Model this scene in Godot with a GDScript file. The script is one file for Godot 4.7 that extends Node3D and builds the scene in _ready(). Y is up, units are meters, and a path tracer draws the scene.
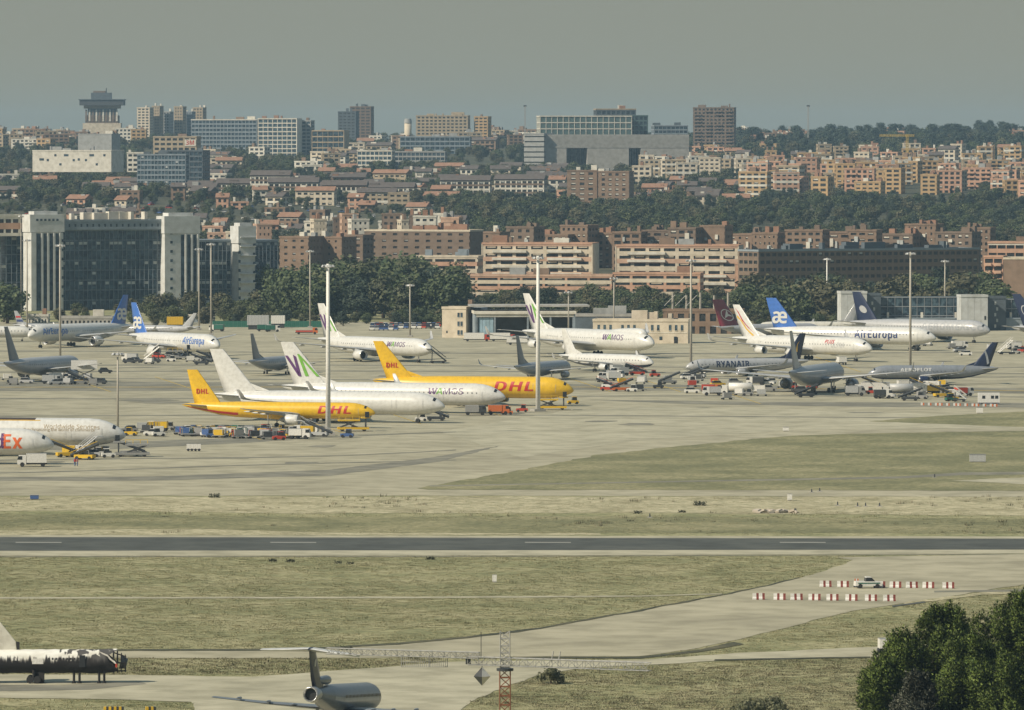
extends Node3D
# An airfield seen through a long lens from a tower 68 m up. Camera at the origin looking along -Z.
# at(px, py, depth) turns a measured direction and a distance into a place; gp() puts it on the level airfield.
const F := 7000.0
const H := 68.0
const YH := 145.0
var rng := RandomNumberGenerator.new()
var M := {}
var taken := {}
var unit_box: BoxMesh
var foot: Array = []      # footprints of buildings (x, depth, radius), kept free of trees

func _ready() -> void:
	rng.seed = 20240
	# camera, sky, sun, exposure
	var cam := Camera3D.new()
	cam.name = "camera"
	add_child(cam)
	cam.position = Vector3(0, H, 0)
	cam.rotation.x = -atan(210.0 / F)
	cam.fov = rad_to_deg(2.0 * atan(355.0 / F))
	cam.near = 1.0
	cam.far = 30000.0
	cam.current = true
	var sky := ProceduralSkyMaterial.new()
	sky.sky_top_color = Color(0.41, 0.485, 0.54)
	sky.sky_horizon_color = Color(0.512, 0.520, 0.47)
	sky.sky_curve = 0.15
	sky.ground_bottom_color = Color(0.3, 0.29, 0.25)
	sky.ground_horizon_color = Color(0.46, 0.5, 0.48)
	sky.sun_angle_max = 3.0
	var env := Environment.new()
	env.background_mode = Environment.BG_SKY
	env.sky = Sky.new()
	env.sky.sky_material = sky
	env.tonemap_mode = Environment.TONE_MAPPER_LINEAR
	env.tonemap_exposure = 1.28
	env.fog_enabled = true
	env.fog_density = 0.000042
	env.fog_light_color = Color(0.74, 0.89, 1.0)
	env.sdfgi_enabled = true
	env.ssao_enabled = true
	env.ssil_enabled = true
	var we := WorldEnvironment.new()
	we.name = "environment"
	we.environment = env
	add_child(we)
	var sun := DirectionalLight3D.new()
	sun.name = "sun"
	sun.light_energy = 1.3
	sun.light_color = Color(1.0, 0.95, 0.865)
	sun.light_angular_distance = 0.6
	sun.shadow_enabled = true
	add_child(sun)
	sun.look_at_from_position(Vector3(-0.68, 0.62, 0.40) * 100.0, Vector3.ZERO)
	make_materials()
	build_ground()
	build_town()
	build_aircraft()
	build_wreck()
	build_trijet()
	build_crane()
	build_barriers()
	build_masts()
	build_vehicles()
	build_trees()
	build_grass()

func gp(px: float, py: float, y := 0.0) -> Vector3:
	var d := F * H / (py - YH)
	return Vector3((px - 512.0) * d / F, y, -d)
func at(px: float, py: float, d: float) -> Vector3:
	return Vector3((px - 512.0) * d / F, H - (py - YH) * d / F, -d)

# height of the land: level airfield, then the slope of the town
const LAND := [[0.0, 0.0], [3150.0, 0.0], [3600.0, 8.0], [4000.0, 16.0], [4500.0, 28.0], [5000.0, 37.0], [5500.0, 47.0], [6500.0, 63.0], [7500.0, 73.0], [9500.0, 74.0], [12000.0, 60.0]]
func land(x: float, d: float) -> float:
	var h := 0.0
	for i in LAND.size() - 1:
		if d >= LAND[i][0]:
			var t: float = clampf((d - LAND[i][0]) / (LAND[i + 1][0] - LAND[i][0]), 0.0, 1.0)
			h = lerpf(LAND[i][1], LAND[i + 1][1], t)
	if d > 3300.0:
		var k := clampf((d - 3300.0) / 1500.0, 0.0, 1.0)
		h += k * 2.6 * sin(x * 0.011 + d * 0.0023) * cos(d * 0.004 - x * 0.004)
	return h

func numbered(called: String) -> String:
	if not taken.has(called):
		taken[called] = 0
		return called
	taken[called] += 1
	return "%s_%03d" % [called, taken[called]]
func tag(o: Node, label: String, category: String, group := "", kind := "") -> void:
	o.set_meta("label", label)
	if category: o.set_meta("category", category)
	if group: o.set_meta("group", group)
	if kind: o.set_meta("kind", kind)
func thing(called: String, label: String, category: String, where := Vector3.ZERO, turn := 0.0, group := "") -> Node3D:
	var o := Node3D.new()
	o.name = numbered(called)
	add_child(o)
	o.position = where
	o.rotation.y = turn
	tag(o, label, category, group)
	return o
func copy(src: Node3D, where: Vector3, turn := 0.0, label := "", s := 1.0) -> Node3D:
	var base: String = src.name
	var r := RegEx.create_from_string("_\\d\\d\\d$")
	base = r.sub(base, "")
	var c: Node3D = src.duplicate()
	c.name = numbered(base)
	add_child(c)
	c.position = where
	c.rotation.y = turn
	if s != 1.0: c.scale = Vector3.ONE * s
	if label: c.set_meta("label", label)
	return c
func part(parent: Node, called: String, mesh: Mesh, m: Material, kind := "") -> MeshInstance3D:
	var o := MeshInstance3D.new()
	o.name = called if parent != self else numbered(called)
	o.mesh = mesh
	o.material_override = m
	parent.add_child(o, true)
	if kind: o.set_meta("kind", kind)
	return o
func boxpart(parent: Node, called: String, c: Vector3, size: Vector3, m: Material, kind := "") -> MeshInstance3D:
	var o := part(parent, called, unit_box, m, kind)
	o.position = c
	o.scale = size
	return o

# ---- mesh helpers ----
class MB:
	var st := SurfaceTool.new()
	var smooth := 0
	func _init() -> void:
		st.begin(Mesh.PRIMITIVE_TRIANGLES)
		st.set_smooth_group(-1)
	func group(n: int) -> void:
		st.set_smooth_group(n)
	func tri(a: Vector3, b: Vector3, c: Vector3) -> void:
		st.add_vertex(a); st.add_vertex(b); st.add_vertex(c)
	func quad(a: Vector3, b: Vector3, c: Vector3, d: Vector3) -> void:
		tri(a, b, c); tri(a, c, d)
	func box(c: Vector3, s: Vector3) -> void:
		var h := s * 0.5
		var p := []
		for i in 8:
			p.append(c + Vector3(h.x if i & 1 else -h.x, h.y if i & 2 else -h.y, h.z if i & 4 else -h.z))
		for f in [[0, 2, 3, 1], [4, 5, 7, 6], [0, 1, 5, 4], [2, 6, 7, 3], [0, 4, 6, 2], [1, 3, 7, 5]]:
			quad(p[f[0]], p[f[3]], p[f[2]], p[f[1]])
	func bar(a: Vector3, b: Vector3, w: float) -> void:
		cyl(a, b, w, w, 4)
	func cyl(a: Vector3, b: Vector3, r0: float, r1: float, n := 10, caps := true) -> void:
		var ax := (b - a).normalized()
		var u := ax.cross(Vector3.UP if absf(ax.y) < 0.9 else Vector3.RIGHT).normalized()
		var v := ax.cross(u)
		for i in n:
			var t0 := TAU * i / n
			var t1 := TAU * (i + 1) / n
			var d0 := u * cos(t0) + v * sin(t0)
			var d1 := u * cos(t1) + v * sin(t1)
			quad(a + d0 * r0, a + d1 * r0, b + d1 * r1, b + d0 * r1)
			if caps:
				tri(a, a + d1 * r0, a + d0 * r0)
				tri(b, b + d0 * r1, b + d1 * r1)
	func done() -> ArrayMesh:
		st.generate_normals()
		return st.commit()

func prism(poly: PackedVector2Array, depth: float) -> ArrayMesh:   # polygon in XY, centred on Z
	var b := MB.new()
	var idx := Geometry2D.triangulate_polygon(poly)
	for i in range(0, idx.size(), 3):
		var p := [poly[idx[i]], poly[idx[i + 1]], poly[idx[i + 2]]]
		b.tri(Vector3(p[0].x, p[0].y, depth / 2), Vector3(p[2].x, p[2].y, depth / 2), Vector3(p[1].x, p[1].y, depth / 2))
		b.tri(Vector3(p[0].x, p[0].y, -depth / 2), Vector3(p[1].x, p[1].y, -depth / 2), Vector3(p[2].x, p[2].y, -depth / 2))
	for i in poly.size():
		var a := poly[i]
		var c := poly[(i + 1) % poly.size()]
		b.quad(Vector3(a.x, a.y, depth / 2), Vector3(c.x, c.y, depth / 2), Vector3(c.x, c.y, -depth / 2), Vector3(a.x, a.y, -depth / 2))
	return b.done()

# ---- materials ----
var tex := {}
func ramp(cols: Array, stops: Array) -> Gradient:
	var g := Gradient.new()
	g.offsets = PackedFloat32Array(stops)
	g.colors = PackedColorArray(cols)
	return g
func noise_tex(freq: float, oct: int, g: Gradient, sd: int, size := 512, kind := FastNoiseLite.TYPE_SIMPLEX_SMOOTH, gain := 0.6) -> NoiseTexture2D:
	var n := FastNoiseLite.new()
	n.noise_type = kind
	n.frequency = freq
	n.fractal_octaves = oct
	n.fractal_gain = gain
	n.seed = sd
	var t := NoiseTexture2D.new()
	t.width = size
	t.height = size
	t.seamless = true
	t.noise = n
	t.color_ramp = g
	return t
func lin(r: float, g: float, b: float) -> Color:
	return Color(r, g, b).linear_to_srgb()
func mat(key: String, c: Color, rough := 0.7, metal := 0.0, wear := "", scale := 0.1) -> StandardMaterial3D:   # c in real-world (linear) base colour
	var m := StandardMaterial3D.new()
	m.resource_name = key
	m.albedo_color = c.linear_to_srgb()
	m.roughness = rough
	m.metallic = metal
	if wear:
		m.albedo_texture = tex[wear]
		m.uv1_triplanar = true
		m.uv1_world_triplanar = true
		m.uv1_scale = Vector3.ONE * scale
	M[key] = m
	return m
func ground_mat(key: String, base: NoiseTexture2D, tile: float, over: NoiseTexture2D, tile2: float) -> StandardMaterial3D:
	var m := StandardMaterial3D.new()
	m.resource_name = key
	m.albedo_texture = base
	m.roughness = 0.95
	m.uv1_triplanar = true
	m.uv1_world_triplanar = true
	m.uv1_scale = Vector3.ONE / tile
	m.detail_enabled = true
	m.detail_blend_mode = BaseMaterial3D.BLEND_MODE_MUL
	m.detail_albedo = over
	m.detail_uv_layer = BaseMaterial3D.DETAIL_UV_2
	m.uv2_triplanar = true
	m.uv2_world_triplanar = true
	m.uv2_scale = Vector3.ONE / tile2
	M[key] = m
	return m

func make_materials() -> void:
	unit_box = BoxMesh.new()
	tex.wear = noise_tex(0.012, 5, ramp([Color(0.9, 0.895, 0.885), Color(0.965, 0.963, 0.96), Color(1, 1, 1)], [0.2, 0.5, 0.8]), 3)
	tex.wear2 = noise_tex(0.02, 5, ramp([Color(0.87, 0.865, 0.85), Color(0.95, 0.945, 0.94), Color(1, 1, 1)], [0.2, 0.5, 0.8]), 8)
	tex.glassy = noise_tex(0.03, 3, ramp([Color(0.4, 0.45, 0.5), Color(0.8, 0.85, 0.85), Color(1, 1, 1)], [0.3, 0.5, 0.75]), 5, 256, FastNoiseLite.TYPE_CELLULAR)
	tex.mottle = noise_tex(0.01, 6, ramp([Color(0.88, 0.88, 0.87), Color(0.955, 0.955, 0.95), Color(1, 1, 1)], [0.25, 0.5, 0.75]), 11)
	tex.fine = noise_tex(0.03, 6, ramp([Color(0.66, 0.68, 0.62), Color(0.87, 0.87, 0.85), Color(1, 1, 1)], [0.24, 0.5, 0.76]), 12, 1024, FastNoiseLite.TYPE_SIMPLEX_SMOOTH, 0.85)
	# ground
	var g1 := noise_tex(0.007, 6, ramp([lin(0.28, 0.282, 0.135), lin(0.355, 0.342, 0.176), lin(0.405, 0.38, 0.208), lin(0.46, 0.42, 0.242)], [0.22, 0.45, 0.62, 0.82]), 21, 1024)
	ground_mat("grass", g1, 170.0, tex.fine, 83.0)
	var g2 := noise_tex(0.008, 6, ramp([lin(0.42, 0.375, 0.23), lin(0.54, 0.485, 0.315), lin(0.6, 0.54, 0.36)], [0.25, 0.48, 0.75]), 22, 1024)
	ground_mat("straw", g2, 140.0, tex.fine, 97.0)
	var g3 := noise_tex(0.006, 6, ramp([lin(0.215, 0.212, 0.102), lin(0.288, 0.272, 0.138), lin(0.375, 0.34, 0.188)], [0.25, 0.5, 0.78]), 23, 1024)
	ground_mat("green_grass", g3, 190.0, tex.fine, 71.0)
	var g4 := noise_tex(0.005, 6, ramp([lin(0.345, 0.318, 0.222), lin(0.39, 0.36, 0.252), lin(0.425, 0.392, 0.278)], [0.25, 0.5, 0.75]), 24, 1024)
	ground_mat("concrete", g4, 260.0, tex.mottle, 61.0)
	var g5 := noise_tex(0.006, 6, ramp([lin(0.055, 0.061, 0.054), lin(0.068, 0.075, 0.066), lin(0.084, 0.09, 0.078)], [0.25, 0.5, 0.75]), 25, 1024)
	ground_mat("asphalt", g5, 130.0, tex.mottle, 37.0)
	var g6 := noise_tex(0.006, 6, ramp([lin(0.18, 0.172, 0.135), lin(0.22, 0.21, 0.162), lin(0.265, 0.25, 0.19)], [0.25, 0.5, 0.75]), 26, 1024)
	ground_mat("worn_asphalt", g6, 150.0, tex.mottle, 43.0)
	var g7 := noise_tex(0.005, 6, ramp([lin(0.385, 0.36, 0.255), lin(0.428, 0.4, 0.287), lin(0.46, 0.43, 0.312)], [0.25, 0.5, 0.75]), 27, 1024)
	ground_mat("pale_concrete", g7, 200.0, tex.mottle, 51.0)
	var g8 := noise_tex(0.01, 6, ramp([lin(0.05, 0.055, 0.03), lin(0.085, 0.085, 0.045), lin(0.15, 0.135, 0.075)], [0.25, 0.5, 0.8]), 28, 1024)
	ground_mat("hill_soil", g8, 420.0, tex.fine, 60.0)
	mat("paint_white", Color(0.72, 0.72, 0.68), 0.8, 0, "wear2", 0.3)
	mat("paint_yellow", Color(0.6, 0.42, 0.06), 0.8, 0, "wear2", 0.3)
	# aircraft
	for a in [["ac_white", Color(0.66, 0.66, 0.63)], ["ac_cream", Color(0.66, 0.64, 0.56)], ["ac_yellow", Color(0.76, 0.47, 0.012)], ["ac_grey", Color(0.42, 0.43, 0.44)], ["ac_silver", Color(0.33, 0.35, 0.37)], ["ac_navy", Color(0.014, 0.024, 0.07)], ["ac_blue", Color(0.05, 0.16, 0.52)], ["ac_red", Color(0.5, 0.02, 0.02)], ["ac_brown", Color(0.06, 0.035, 0.02)], ["ac_gold", Color(0.7, 0.42, 0.03)], ["ac_purple", Color(0.11, 0.035, 0.15)], ["ac_green", Color(0.17, 0.42, 0.05)], ["ac_orange", Color(0.72, 0.13, 0.02)], ["ac_crimson", Color(0.2, 0.025, 0.05)], ["ac_dim", Color(0.22, 0.24, 0.27)], ["ac_ink", Color(0.03, 0.05, 0.16)], ["ac_steel", Color(0.16, 0.18, 0.2)], ["ac_tan", Color(0.38, 0.29, 0.16)]]:
		var m := mat(a[0], a[1], 0.38, 0.0, "wear", 0.11)
		m.clearcoat_enabled = true
		m.clearcoat = 0.4
		m.clearcoat_roughness = 0.15
	mat("wing_metal", Color(0.46, 0.47, 0.47), 0.45, 0.2, "wear", 0.15)
	mat("bare_metal", Color(0.5, 0.5, 0.5), 0.3, 0.7, "wear", 0.2)
	mat("dark", Color(0.02, 0.022, 0.025), 0.5)
	mat("rubber", Color(0.025, 0.025, 0.025), 0.9)
	mat("window_dark", Color(0.02, 0.024, 0.03), 0.12)
	mat("cabin_glass", Color(0.16, 0.17, 0.18), 0.2)
	mat("worn_paint", Color(0.3, 0.3, 0.27), 0.85, 0, "wear2", 0.3)
	mat("strut_metal", Color(0.4, 0.4, 0.4), 0.4, 0.4)
	# buildings
	for a in [["b_brick", Color(0.25, 0.17, 0.115)], ["b_brown", Color(0.2, 0.145, 0.105)], ["b_orange", Color(0.56, 0.34, 0.23)], ["b_pink", Color(0.56, 0.375, 0.265)], ["b_cream", Color(0.66, 0.58, 0.45)], ["b_white", Color(0.70, 0.67, 0.58)], ["b_grey", Color(0.36, 0.37, 0.36)], ["b_blue_grey", Color(0.26, 0.31, 0.35)], ["b_dark", Color(0.07, 0.075, 0.08)], ["b_ochre", Color(0.50, 0.34, 0.17)], ["b_tan", Color(0.42, 0.34, 0.23)], ["b_roof", Color(0.12, 0.10, 0.09)], ["b_tile", Color(0.32, 0.18, 0.115)], ["b_slate", Color(0.1, 0.125, 0.145)], ["b_green_glass", Color(0.09, 0.15, 0.15)], ["b_pale_blue", Color(0.35, 0.5, 0.6)], ["b_concrete", Color(0.40, 0.39, 0.36)], ["b_panel", Color(0.54, 0.56, 0.55)], ["b_pale", Color(0.64, 0.65, 0.63)], ["b_blind", Color(0.5, 0.53, 0.52)]]:
		mat(a[0], a[1], 0.8, 0, "wear2", 0.02)
	mat("g_dark", Color(0.068, 0.1, 0.126), 0.18, 0, "glassy", 0.05)
	mat("g_blue", Color(0.095, 0.142, 0.175), 0.15, 0, "glassy", 0.06)
	mat("g_room", Color(0.045, 0.042, 0.04), 0.35, 0, "glassy", 0.08)
	mat("g_frame", Color(0.3, 0.32, 0.33), 0.5)
	# small stuff
	for a in [["v_white", Color(0.75, 0.74, 0.7)], ["v_yellow", Color(0.7, 0.45, 0.03)], ["v_red", Color(0.5, 0.06, 0.03)], ["v_orange", Color(0.62, 0.16, 0.04)], ["v_blue", Color(0.06, 0.12, 0.3)], ["v_green", Color(0.03, 0.14, 0.1)], ["v_grey", Color(0.3, 0.3, 0.29)], ["v_dark", Color(0.05, 0.055, 0.06)], ["v_silver", Color(0.45, 0.46, 0.46)], ["barrier_red", Color(0.23, 0.055, 0.04)]]:
		mat(a[0], a[1], 0.4, 0, "wear", 0.4)
	mat("mast_white", Color(0.74, 0.73, 0.68), 0.5, 0, "wear", 0.2)
	mat("mast_grey", Color(0.42, 0.39, 0.33), 0.6, 0.2, "wear", 0.2)
	mat("rust", Color(0.24, 0.10, 0.05), 0.85, 0, "wear2", 0.7)
	mat("galvanised", Color(0.40, 0.40, 0.38), 0.6, 0.3, "wear2", 0.7)
	mat("soot", Color(0.03, 0.028, 0.027), 0.9, 0, "wear2", 0.6)
	mat("rubble", Color(0.5, 0.45, 0.38), 0.95, 0, "wear2", 0.6)
	mat("bark", Color(0.09, 0.065, 0.045), 0.95, 0, "wear2", 1.0)
	var lf := mat("leaf", Color(1, 1, 1), 0.75)
	lf.vertex_color_use_as_albedo = true
	lf.backlight_enabled = true
	lf.backlight = Color(0.32, 0.38, 0.14)

# ---- the land ----
var paved: Array = []
func rough_edge(pts: Array, step: float, amp: float) -> PackedVector2Array:   # points in measured (x, y); the edge gets uneven on the ground
	var out := PackedVector2Array()
	var n := FastNoiseLite.new()
	n.frequency = 0.08
	n.seed = 77
	for i in pts.size():
		var a := gp(pts[i][0], pts[i][1])
		var q: Array = pts[(i + 1) % pts.size()]
		var b := gp(q[0], q[1])
		var k := maxi(1, int(minf(a.distance_to(b) / step, 260.0)))
		for j in k:
			var p := a.lerp(b, float(j) / k)
			p.x += amp * n.get_noise_2d(p.x * 1.7, p.z)
			p.z += amp * n.get_noise_2d(p.z, p.x * 1.7 + 91.0) * 1.5
			out.append(Vector2(p.x, p.z))
	return out
func sheet(called: String, pts: Array, lift: float, m: Material, label: String, amp := 0.5, hard := false) -> void:
	var poly := rough_edge(pts, 3.0, amp)
	var idx := Geometry2D.triangulate_polygon(poly)
	var st := SurfaceTool.new()
	st.begin(Mesh.PRIMITIVE_TRIANGLES)
	for i in idx:
		st.set_normal(Vector3.UP)
		st.add_vertex(Vector3(poly[i].x, lift, poly[i].y))
	var o := part(self, called, st.commit(), m)
	tag(o, label, "", "", "structure")
	if hard:
		var pp := PackedVector2Array()
		for p in pts: pp.append(Vector2(p[0], p[1]))
		paved.append(pp)

func build_ground() -> void:
	var st := SurfaceTool.new()
	st.begin(Mesh.PRIMITIVE_TRIANGLES)
	st.set_smooth_group(0)
	var rows := [-300.0, 0.0, 400.0, 800.0, 1600.0, 2400.0, 3000.0]
	var d := 3100.0
	while d < 12000.0:
		rows.append(d)
		d += 90.0
	var cols := 40
	for i in rows.size() - 1:
		for j in cols:
			var q := []
			for c in [[i, j], [i + 1, j], [i + 1, j + 1], [i, j + 1]]:
				var dd: float = rows[c[0]]
				var half := 900.0 + maxf(dd, 0.0) * 0.16
				var x := lerpf(-half, half, float(c[1]) / cols)
				q.append(Vector3(x, land(x, dd), -dd))
			for k in [0, 1, 2, 0, 2, 3]: st.add_vertex(q[k])
			if rows[i] == 3000.0 and j == cols - 1:
				st.generate_normals()
				tag(part(self, "ground", st.commit(), M.grass), "dry grass plain of the airfield", "", "", "structure")
				st = SurfaceTool.new()
				st.begin(Mesh.PRIMITIVE_TRIANGLES)
				st.set_smooth_group(0)
	st.generate_normals()
	var o := part(self, "hillside", st.commit(), M.hill_soil)
	tag(o, "dark overgrown hillside rising behind the airfield under the town", "", "", "structure")
	# apron and taxiways beyond the runway
	sheet("apron", [[-500, 322], [1500, 322], [1500, 496], [1024, 497], [500, 496], [0, 496], [-500, 496]], 0.03, M.concrete, "beige concrete apron and taxiways", 1.2, true)
	sheet("apron_strip", [[440, 432], [560, 412], [640, 407], [760, 409], [900, 413], [1024, 417], [1024, 428], [800, 430], [640, 440], [520, 458]], 0.05, M.pale_concrete, "pale worn concrete beside the grass wedge", 1.0)
	sheet("taxi_lane", [[-500, 381], [180, 382], [560, 384], [870, 387], [1500, 393], [1500, 399], [870, 392], [560, 390], [180, 391], [-500, 392]], 0.055, M.worn_asphalt, "dark asphalt taxi lane between the aircraft rows", 0.6)
	sheet("taxi_lane", [[590, 400], [760, 402], [1500, 405], [1500, 410], [860, 407], [680, 404]], 0.055, M.worn_asphalt, "dark asphalt taxi lane beside the small grass strip", 0.6)
	sheet("taxi_lane", [[-500, 444], [100, 443], [240, 438], [330, 436], [250, 443], [100, 450], [-500, 452]], 0.05, M.worn_asphalt, "faint dark asphalt lane in front of the freighters", 0.8)
	sheet("taxi_lane", [[-500, 478], [150, 477], [330, 470], [430, 458], [500, 446], [440, 462], [330, 476], [150, 481], [-500, 482]], 0.05, M.worn_asphalt, "faint curved lane of darker concrete before the runway strip", 0.8)
	for k in 34:   # oil stains and tar repairs on the stands
		var px := rng.randf_range(-40, 1060)
		var py := rng.randf_range(350, 470)
		var w := rng.randf_range(6, 38)
		var hh := rng.randf_range(0.5, 1.5)
		var pts := []
		for i in 9: pts.append([px + cos(TAU * i / 9) * w * rng.randf_range(0.6, 1.2), py + sin(TAU * i / 9) * hh * rng.randf_range(0.6, 1.2)])
		if px > 420 and py > 425: continue
		sheet("stain", pts, 0.062 + k * 0.0006, M.worn_asphalt, "dark stain soaked into the concrete apron", 0.4)
	# tyre-worn taxi tracks and yellow lead-in lines
	for k in 9:
		var y0: float = [352.0, 366.0, 372.0, 378.0, 397.0, 416.0, 446.0, 462.0, 472.0][k]
		var up := []
		var down := []
		var wob := rng.randf_range(0, 6)
		for i in 13:
			var px := -120.0 + i * (105.0 if y0 < 430 else 48.0)
			var yy := y0 + 1.6 * sin(i * 0.5 + wob) * (y0 / 430.0) - (0.0 if y0 < 430 else i * i * 0.09)
			up.append([px, yy])
			down.push_front([px, yy + 0.9])
		sheet("tyre_track", up + down, 0.058 + k * 0.0004, M.worn_asphalt, "dark tyre-worn track across the apron", 0.5)
	for k in 12:
		var px: float = [40, 110, 200, 260, 345, 420, 500, 610, 680, 760, 860, 950][k]
		var yb: float = [455, 392, 392, 440, 434, 424, 416, 392, 392, 404, 372, 400][k]
		sheet("guide_line", [[px - 46, yb - 15], [px, yb], [px + 1.3, yb], [px - 44.7, yb - 15]], 0.09, M.paint_yellow, "thin yellow lead-in line on the apron", 0.0)
	sheet("guide_line", [[-500, 387.6], [560, 387], [870, 389.4], [1500, 396], [1500, 396.3], [870, 389.7], [560, 387.3], [-500, 387.9]], 0.09, M.paint_yellow, "long yellow taxi guide line along the dark lane", 0.0)
	sheet("grass_wedge", [[418, 488.5], [500, 474], [600, 455], [700, 444.5], [790, 436], [880, 433.5], [1030, 431], [1500, 429], [1500, 491], [1024, 491], [425, 490]], 0.07, M.green_grass, "wedge of olive grass between apron and runway strip", 1.6)
	sheet("grass_wedge", [[868, 421.5], [940, 416], [1030, 411.5], [1500, 408], [1500, 428], [1030, 427.5]], 0.07, M.green_grass, "narrow strip of grass beside the dark taxi lane", 1.4)
	sheet("service_road", [[430, 486], [700, 481], [900, 477], [960, 473], [1500, 468], [1500, 471], [965, 475.5], [900, 479], [700, 482.3], [430, 487]], 0.085, M.worn_asphalt, "thin dark service road crossing the grass wedge", 0.5)
	sheet("straw_strip", [[-500, 497], [1500, 497], [1500, 513], [1024, 516], [600, 513], [300, 514], [100, 511], [-500, 512]], 0.03, M.straw, "pale dry straw strip", 2.2)
	sheet("grass_strip", [[-500, 515.5], [100, 514.5], [300, 517.5], [600, 516.5], [1024, 519], [1500, 517], [1500, 534], [700, 533.4], [330, 532.6], [200, 528.6], [0, 530.6], [-500, 530.6]], 0.028, M.green_grass, "olive grass strip between straw and runway", 1.8)
	sheet("worn_strip", [[950, 481], [1030, 478], [1500, 477], [1500, 483], [1030, 485]], 0.09, M.pale_concrete, "bare pale patch in the grass wedge", 1.2)
	sheet("straw_strip", [[-500, 531], [0, 531], [200, 529], [330, 533], [600, 533.6], [600, 535.4], [-500, 535.4]], 0.035, M.straw, "bare straw strip along the runway shoulder", 1.0)
	# runway
	sheet("runway_shoulder", [[-500, 534.8], [1500, 537.6], [1500, 553.5], [1024, 554], [500, 556], [-500, 557]], 0.03, M.pale_concrete, "pale runway shoulder", 0.25, true)
	sheet("runway", [[-500, 536.6], [1500, 539.9], [1500, 549.5], [-500, 552]], 0.05, M.asphalt, "dark asphalt runway", 0.15, true)
	for k in 8:
		var x0 := -240.0 + 255.0 * k
		sheet("runway_marking", [[x0, 542.6], [x0 + 46, 542.7], [x0 + 46, 543.6], [x0, 543.5]], 0.07, M.worn_paint, "faint white runway centre line dash", 0.0)
	sheet("runway_edge_line", [[-500, 537.6], [1500, 540.4], [1500, 540.55], [-500, 537.8]], 0.07, M.worn_paint, "thin white line along the runway edge", 0.0)
	sheet("drain", [[-500, 557.4], [500, 556.5], [1024, 554.5], [1024, 555.0], [500, 557.2], [-500, 558.2]], 0.035, M.worn_asphalt, "narrow dark drain along the runway shoulder", 0.15)
	# near side
	sheet("grass_patch", [[-500, 559], [60, 559], [260, 561], [420, 559.5], [700, 562], [560, 570], [330, 573], [120, 580], [-500, 580]], 0.02, M.green_grass, "greener grass below the runway", 5.0)
	sheet("grass_patch", [[-500, 602], [240, 604], [420, 610], [660, 604], [560, 622], [380, 640], [120, 646], [-500, 646]], 0.02, M.green_grass, "greener grass before the taxiway", 6.0)
	sheet("service_road", [[-500, 598.2], [400, 597.4], [640, 596.2], [722, 594.0], [722, 595.0], [640, 597.5], [400, 599.0], [-500, 600.0]], 0.05, M.pale_concrete, "pale service track across the grass", 0.5)
	sheet("taxiway", [[-500, 653], [0, 652.5], [300, 651.5], [400, 645.5], [470, 639], [540, 630], [640, 612], [720, 597], [800, 579], [845, 565], [853, 560.5], [835, 557.8], [1024, 554.8], [1500, 552], [1500, 577], [1024, 585], [985, 591], [925, 601], [850, 612], [792, 627], [740, 640], [700, 649], [640, 657.2], [470, 657.5], [330, 659], [0, 659], [-500, 659]], 0.045, M.concrete, "broad beige concrete taxiway curving towards the runway", 0.7, true)
	sheet("taxiway_verge", [[-500, 651], [0, 650.6], [300, 649.6], [400, 643.6], [470, 637], [540, 628.2], [640, 610.4], [720, 595.8], [800, 578], [800, 578.9], [720, 596.8], [640, 611.8], [540, 629.8], [470, 638.8], [400, 645.3], [300, 651.3], [0, 652.3], [-500, 652.8]], 0.065, M.hill_soil, "dark weedy verge along the taxiway edge", 0.9)
	sheet("pad", [[-500, 673], [135, 676], [250, 678], [330, 672], [400, 667], [447, 663], [470, 662], [560, 661.3], [640, 661], [720, 655], [870, 648], [900, 646], [1500, 638], [1500, 648], [900, 656], [870, 658.5], [720, 662], [640, 666], [580, 669], [540, 676], [500, 690], [470, 703], [430, 740], [215, 740], [190, 703], [100, 700], [0, 699], [-500, 698]], 0.05, M.pale_concrete, "pale concrete pad and service road in front of the taxiway", 0.8, true)
	sheet("verge", [[470, 658.0], [640, 657.8], [700, 650.5], [735, 643], [745, 645], [700, 653], [640, 659.6], [470, 659.3]], 0.065, M.hill_soil, "weedy verge between taxiway and service road", 0.5)
	sheet("road_verge", [[715, 660.5], [870, 657.5], [870, 658.6], [715, 661.9]], 0.075, M.hill_soil, "weedy verge below the service road", 0.4)
	sheet("worn_strip", [[905, 603], [985, 592.5], [1500, 580], [1500, 583], [985, 595.5], [905, 605]], 0.055, M.straw, "bare strip beside the taxiway bend", 0.8)
	sheet("asphalt_edge", [[892, 606.5], [925, 602], [926, 603.4], [893, 607.8]], 0.065, M.asphalt, "short dark asphalt edge by the barriers", 0.1)
	sheet("road", [[935, 591.5], [1024, 590], [1500, 588], [1500, 590.5], [1024, 592.5], [935, 593.2]], 0.06, M.worn_asphalt, "grey perimeter road beyond the barriers", 0.2)
	# cast shadow of the wreck, painted on the pad as a darker sheet
	sheet("painted_shadow", [[-60, 685], [60, 686.5], [140, 682.5], [146, 685], [90, 691], [-60, 693]], 0.07, M.worn_asphalt, "painted shadow on the concrete under the burnt fuselage", 0.8)

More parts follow.
